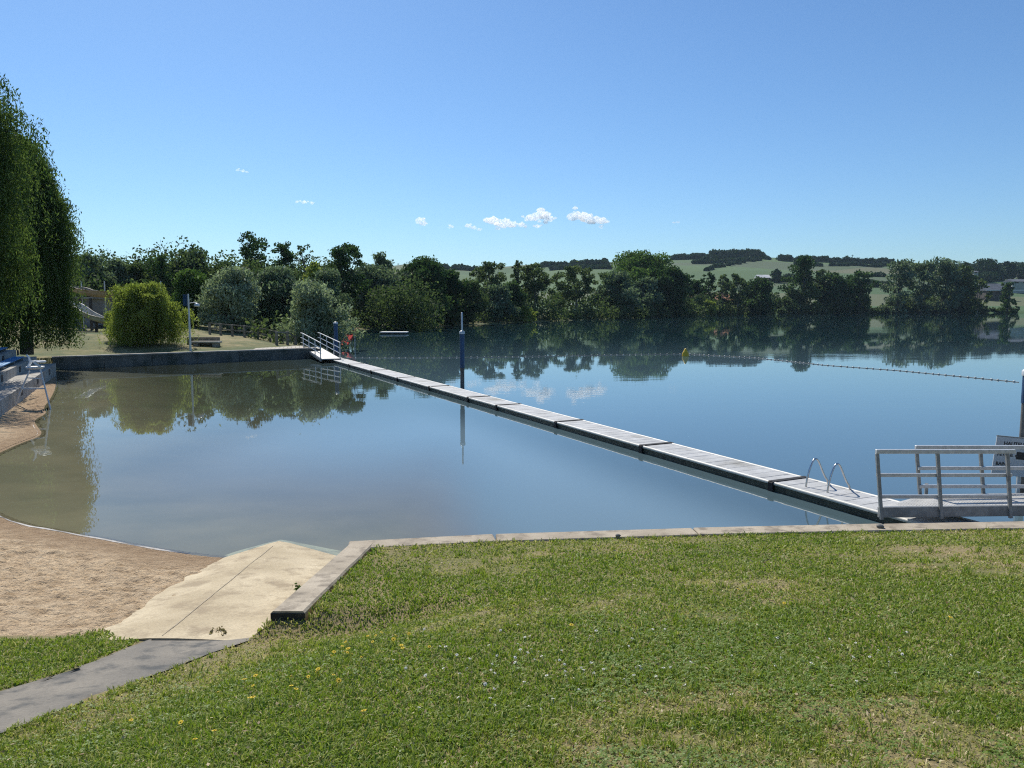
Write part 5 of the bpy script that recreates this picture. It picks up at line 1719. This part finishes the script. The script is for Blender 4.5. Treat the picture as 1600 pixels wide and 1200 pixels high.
def clover(n, seed):
    x, y, lf = sample_lawn(n * 3, seed=seed)
    rng = np.random.default_rng(seed + 9)
    dens = sstep(.45, .6, fbm(x * 1.1, y * 1.3, 95, 4)) * sstep(7.4, 5.6, y) + .05 + .5 * sstep(3.6, 2.8, y) * (vnoise(x * 4, y * 4, 6) > .45)
    dens = dens * (.22 + .78 * sstep(-1.0, .2, x))
    ok = (rng.uniform(0, 1, len(x)) < dens)
    x, y, lf = x[ok][:n], y[ok][:n], lf[ok][:n]
    n = len(x)
    z = np.where(lf > .5, P_(np.minimum(y, 7.2)), lawn_z(x, y)) + rng.uniform(.012, .036, n)
    V = []; a0 = rng.uniform(0, 2 * math.pi, n)
    r = rng.uniform(.006, .0135, n)
    for k in range(3):
        a = a0 + k * 2.094
        ca, sa = np.cos(a), np.sin(a)
        tilt = rng.normal(0, .35, n)
        V.append(np.stack([np.stack([x, y, z], 1),
                           np.stack([x + r * (ca * .7 - sa * .55), y + r * (sa * .7 + ca * .55), z + r * tilt * .5], 1),
                           np.stack([x + r * 1.25 * ca, y + r * 1.25 * sa, z + r * tilt], 1),
                           np.stack([x + r * (ca * .7 + sa * .55), y + r * (sa * .7 - ca * .55), z + r * tilt * .5], 1)], 1))
    V = np.concatenate(V).reshape(-1, 3)
    return V, np.arange(len(V)).reshape(-1, 4), np.repeat(np.clip(rng.normal(.45, .25, n * 3), 0, 1), 4)
cv_, cf_, ct_ = clover(19000, 3)
tag(np_mesh('clover', cv_, cf_, 4, clover_leaf, attr={'tint': ct_}), kind='stuff')

daisy_m = rough_mat('daisy_petal', (.72, .69, .58), (.86, .83, .72), 30, .7)
dand_m = rough_mat('dandelion_petal', (.62, .42, .01), (.80, .60, .02), 30, .7)
def flower_src(name, mat, r, hgt, npet):
    mb = MB()
    vs = [(0, 0, hgt)]; fs = []
    for k in range(npet):
        a = 2 * math.pi * k / npet; da = math.pi / npet * .95
        vs += [(r * .7 * math.cos(a - da), r * .7 * math.sin(a - da), hgt + .002), (r * math.cos(a), r * math.sin(a), hgt + .0005), (r * .7 * math.cos(a + da), r * .7 * math.sin(a + da), hgt + .002)]
        b = 1 + 3 * k
        fs.append((0, b, b + 1, b + 2))
    mb.add(vs, fs)
    mb.lathe((0, 0, hgt), [(r * .35, .0), (r * .3, .004), (.001, .006)], 6)
    mb.tube([(0, 0, 0), (0, 0, hgt)], .0012, 4)
    return mb.build(name, mat)
rng = np.random.default_rng(77)
def place_flowers(src, pts, label, cat, grp):
    first = True
    for x, y in pts:
        o = src if first else src.copy()
        if not first: col.objects.link(o)
        first = False
        o.location = (float(x), float(y), float(lawn_z(np.array([x]), np.array([y]))[0]))
        o.rotation_euler = (float(rng.normal(.25, .25)), float(rng.normal(0, .25)), float(rng.uniform(0, 6.28)))
        s = float(rng.uniform(.75, 1.2)); o.scale = (s, s, s)
        tag(o, label, cat, grp)
def lawn_s(x, y): return float(lawn_z(np.array([x]), np.array([y]))[0])
dp = []
while len(dp) < 95:
    u = rng.uniform()
    px = rng.normal(820, 130) if u < .6 else (rng.uniform(640, 1560))
    pyy = rng.normal(1055, 45) if u < .6 else rng.normal(1025, 28)
    if not (985 < pyy < 1165 and 590 < px < 1595): continue
    p = on(lawn_s, px, pyy, 2.0, 15); dp.append(p[:2])
place_flowers(flower_src('daisy', daisy_m, .0125, .042, 9), dp, 'small white daisy dotted in the greener middle of the lawn', 'flower', 'white daisies in the lawn')
yp = []
for px, pyy in ((547, 1013), (533, 1020), (540, 1031), (520, 1033), (548, 1030), (560, 1036), (512, 1040), (545, 1034), (541, 1036), (590, 1001), (593, 999), (610, 1007), (616, 1010), (628, 1024), (632, 1027), (640, 1000),
                (672, 1021), (577, 1005), (585, 1014), (505, 1060), (500, 1061), (484, 1070), (521, 1068), (527, 1078), (452, 1078), (455, 1090), (460, 1094), (403, 1072), (400, 1083), (382, 1082), (341, 1102), (388, 1111), (396, 1110), (287, 1144), (335, 1166), (204, 1141), (303, 1178), (1150, 934), (1225, 953), (1480, 979), (750, 991), (892, 992), (572, 1135)):
    yp.append(on(lawn_s, px, pyy, 2.0, 15)[:2])
place_flowers(flower_src('yellow_flower', dand_m, .017, .07, 10), yp, 'small yellow hawkbit flower scattered in the drier grass on the left', 'flower', 'yellow flowers in the lawn')

# small things on the concrete
def sprig(name, label, x, y, z, n, hgt, mat, seed, spread=.05, lf=.03):
    rg = np.random.default_rng(seed)
    t = thing(name, label, 'weed', (x, y, z))
    mb = MB(); Pl = []
    for k in range(n):
        a = rg.uniform(0, 6.28); o = rg.uniform(.2, 1) * spread
        tip = np.array([x + math.cos(a) * o * 1.5, y + math.sin(a) * o * 1.5, z + hgt * rg.uniform(.5, 1)])
        mb.tube([(x, y, z - .01), (x + math.cos(a) * o * .5, y + math.sin(a) * o * .5, z + (tip[2] - z) * .6), tip], [.003, .002, .001], 4)
        for j in range(7): Pl.append(np.array([x, y, z]) + (tip - np.array([x, y, z])) * rg.uniform(.35, 1.05) + rg.normal(0, .01, 3))
    mb.build('stem', mat, t)
    leaves('foliage', np.array(Pl), lf, mat, t, rg.uniform(.2, 1, len(Pl)), rg, 2.0)
pw = at_z(462, 918, .60); sprig('weed', 'small green weed growing beside the sloping ramp kerb', -2.40, 8.35, .44, 4, .22, weed_leaf, 1, .022, .028)
pw = on(lambda a, b: float(P_(b)), 346, 992, 2, 15); sprig('weed', 'dry brownish weed in the joint between ramp and path', pw[0], pw[1], pw[2], 8, .05, dry_leaf, 2, .085, .024)
for px, pyy, lab, s in ((965, 838, 'small dark stone lying on the lake kerb behind the lawn', .035), (1375, 824, 'brown stone on the kerb in front of the gangway foot', .05)):
    p = at_z(px, pyy, .555)
    mb = MB(); rg = np.random.default_rng(px)
    prof = [(.001, 0), (s * .9, .0), (s * 1.1, s * .5), (s * .7, s * .95), (.001, s * 1.05)]
    mb.lathe((p[0], p[1], .552), prof, 7)
    mb.v = [(v[0] + rg.normal(0, s * .12), v[1] + rg.normal(0, s * .12), v[2]) for v in mb.v]
    tag(mb.build('stone', stone_mat, loc=(p[0], p[1], .55)), lab, 'stone')

# ------------------------------------------------------------------ clouds (beyond the haze)
def cloud_mat(seed, dens):
    m, nt, b = new_mat('cloud_vapour')
    nt.nodes.remove(b)
    out = nt.nodes['Material Output']
    v = nt.nodes.new('ShaderNodeVolumePrincipled')
    v.inputs['Color'].default_value = (1, 1, 1, 1)
    v.inputs['Anisotropy'].default_value = .55
    v.inputs['Density'].default_value = dens
    nt.links.new(v.outputs[0], out.inputs['Volume'])
    return m
CLM = cloud_mat(0, .055)
CY = 3400.0
def cloud(label, puffs, seed):
    """puffs: (px, py, radius_px); each puff is a lumpy ball; one mesh per cloud"""
    rg = np.random.default_rng(seed)
    mb = MB()
    c0 = at_y(puffs[0][0], puffs[0][1], CY)
    for px, pyy, rp in puffs:
        for k in range(8):
            rp_ = rp * 1.25
            o = rg.normal(0, .60, 3) * rp_ / F * CY * (1 if k else 0)
            c = at_y(px, pyy, CY) + o * np.array([1, 1, .5])
            r = rp_ / F * CY * (rg.uniform(.22, .6) if k else .8)
            n, m = 14, 9
            vs = []; fs = []
            for i in range(m + 1):
                th = math.pi * i / m
                for j in range(n):
                    ph = 2 * math.pi * j / n
                    d = np.array([math.sin(th) * math.cos(ph), math.sin(th) * math.sin(ph), math.cos(th)])
                    rr = r * (1 + .22 * math.sin(5 * d[0] + seed + k) * math.sin(4 * d[2] + px) + .12 * math.sin(11 * d[0] + 3 * k) * math.sin(9 * d[2] + k))
                    vs.append(c + d * rr * np.array([1.15, 1, .8 if d[2] > 0 else .5]))
            for i in range(m):
                for j in range(n):
                    j2 = (j + 1) % n
                    fs.append((i * n + j, (i + 1) * n + j, (i + 1) * n + j2, i * n + j2))
            mb.add(vs, fs, True)
    tag(mb.build('cloud', CLM, loc=c0), label, 'cloud', 'small white clouds above the far trees')
cloud('wide white cloud second from the right of the cloud row, joined to its neighbour', [(770, 346, 9), (786, 350, 9), (800, 352, 7), (815, 351, 5), (778, 357, 4)], 1)
cloud('puffy white cloud in the middle of the row above the shady trees', [(832, 341, 8), (845, 338, 10), (858, 342, 7), (840, 354, 4)], 2)
cloud('largest separate white cloud, right of the joined pair', [(900, 338, 9), (915, 341, 11), (930, 344, 8), (940, 347, 6), (893, 342, 5), (939, 354, 3)], 3)
cloud('small white cloud at the left end of the cloud row', [(655, 344, 5), (662, 349, 5)], 4)
cloud('tiny white cloud puff between the left cloud and the sloping one', [(706, 354.5, 3.2)], 5)
cloud('thin sloping white cloud left of the wide one', [(731, 353, 4), (740, 356, 4), (749, 359, 3)], 6)
cloud('faint tiny cloud streak right of the largest cloud', [(1053, 348, 2.2), (1059, 347.5, 2.4)], 7)
cloud('thin cloud streak alone in the left sky', [(464, 316, 2.4), (476, 316, 3.2), (487, 317, 2.6)], 8)
cloud('tiny faint cloud highest in the left sky', [(371, 266, 2), (380, 267, 2.4), (386, 269, 2)], 9)

# ------------------------------------------------------------------ haze
hz = MB(); hz.box(-2450, 2550, -80, 2450, -4.8, 130)
hm, nt, b = new_mat('haze_air')
nt.nodes.remove(b)
v = nt.nodes.new('ShaderNodeVolumePrincipled')
v.inputs['Color'].default_value = (.62, .82, 1.0, 1)
v.inputs['Density'].default_value = .00006
v.inputs['Anisotropy'].default_value = .25
nt.links.new(v.outputs[0], nt.nodes['Material Output'].inputs['Volume'])
tag(hz.build('haze', hm), kind='stuff')
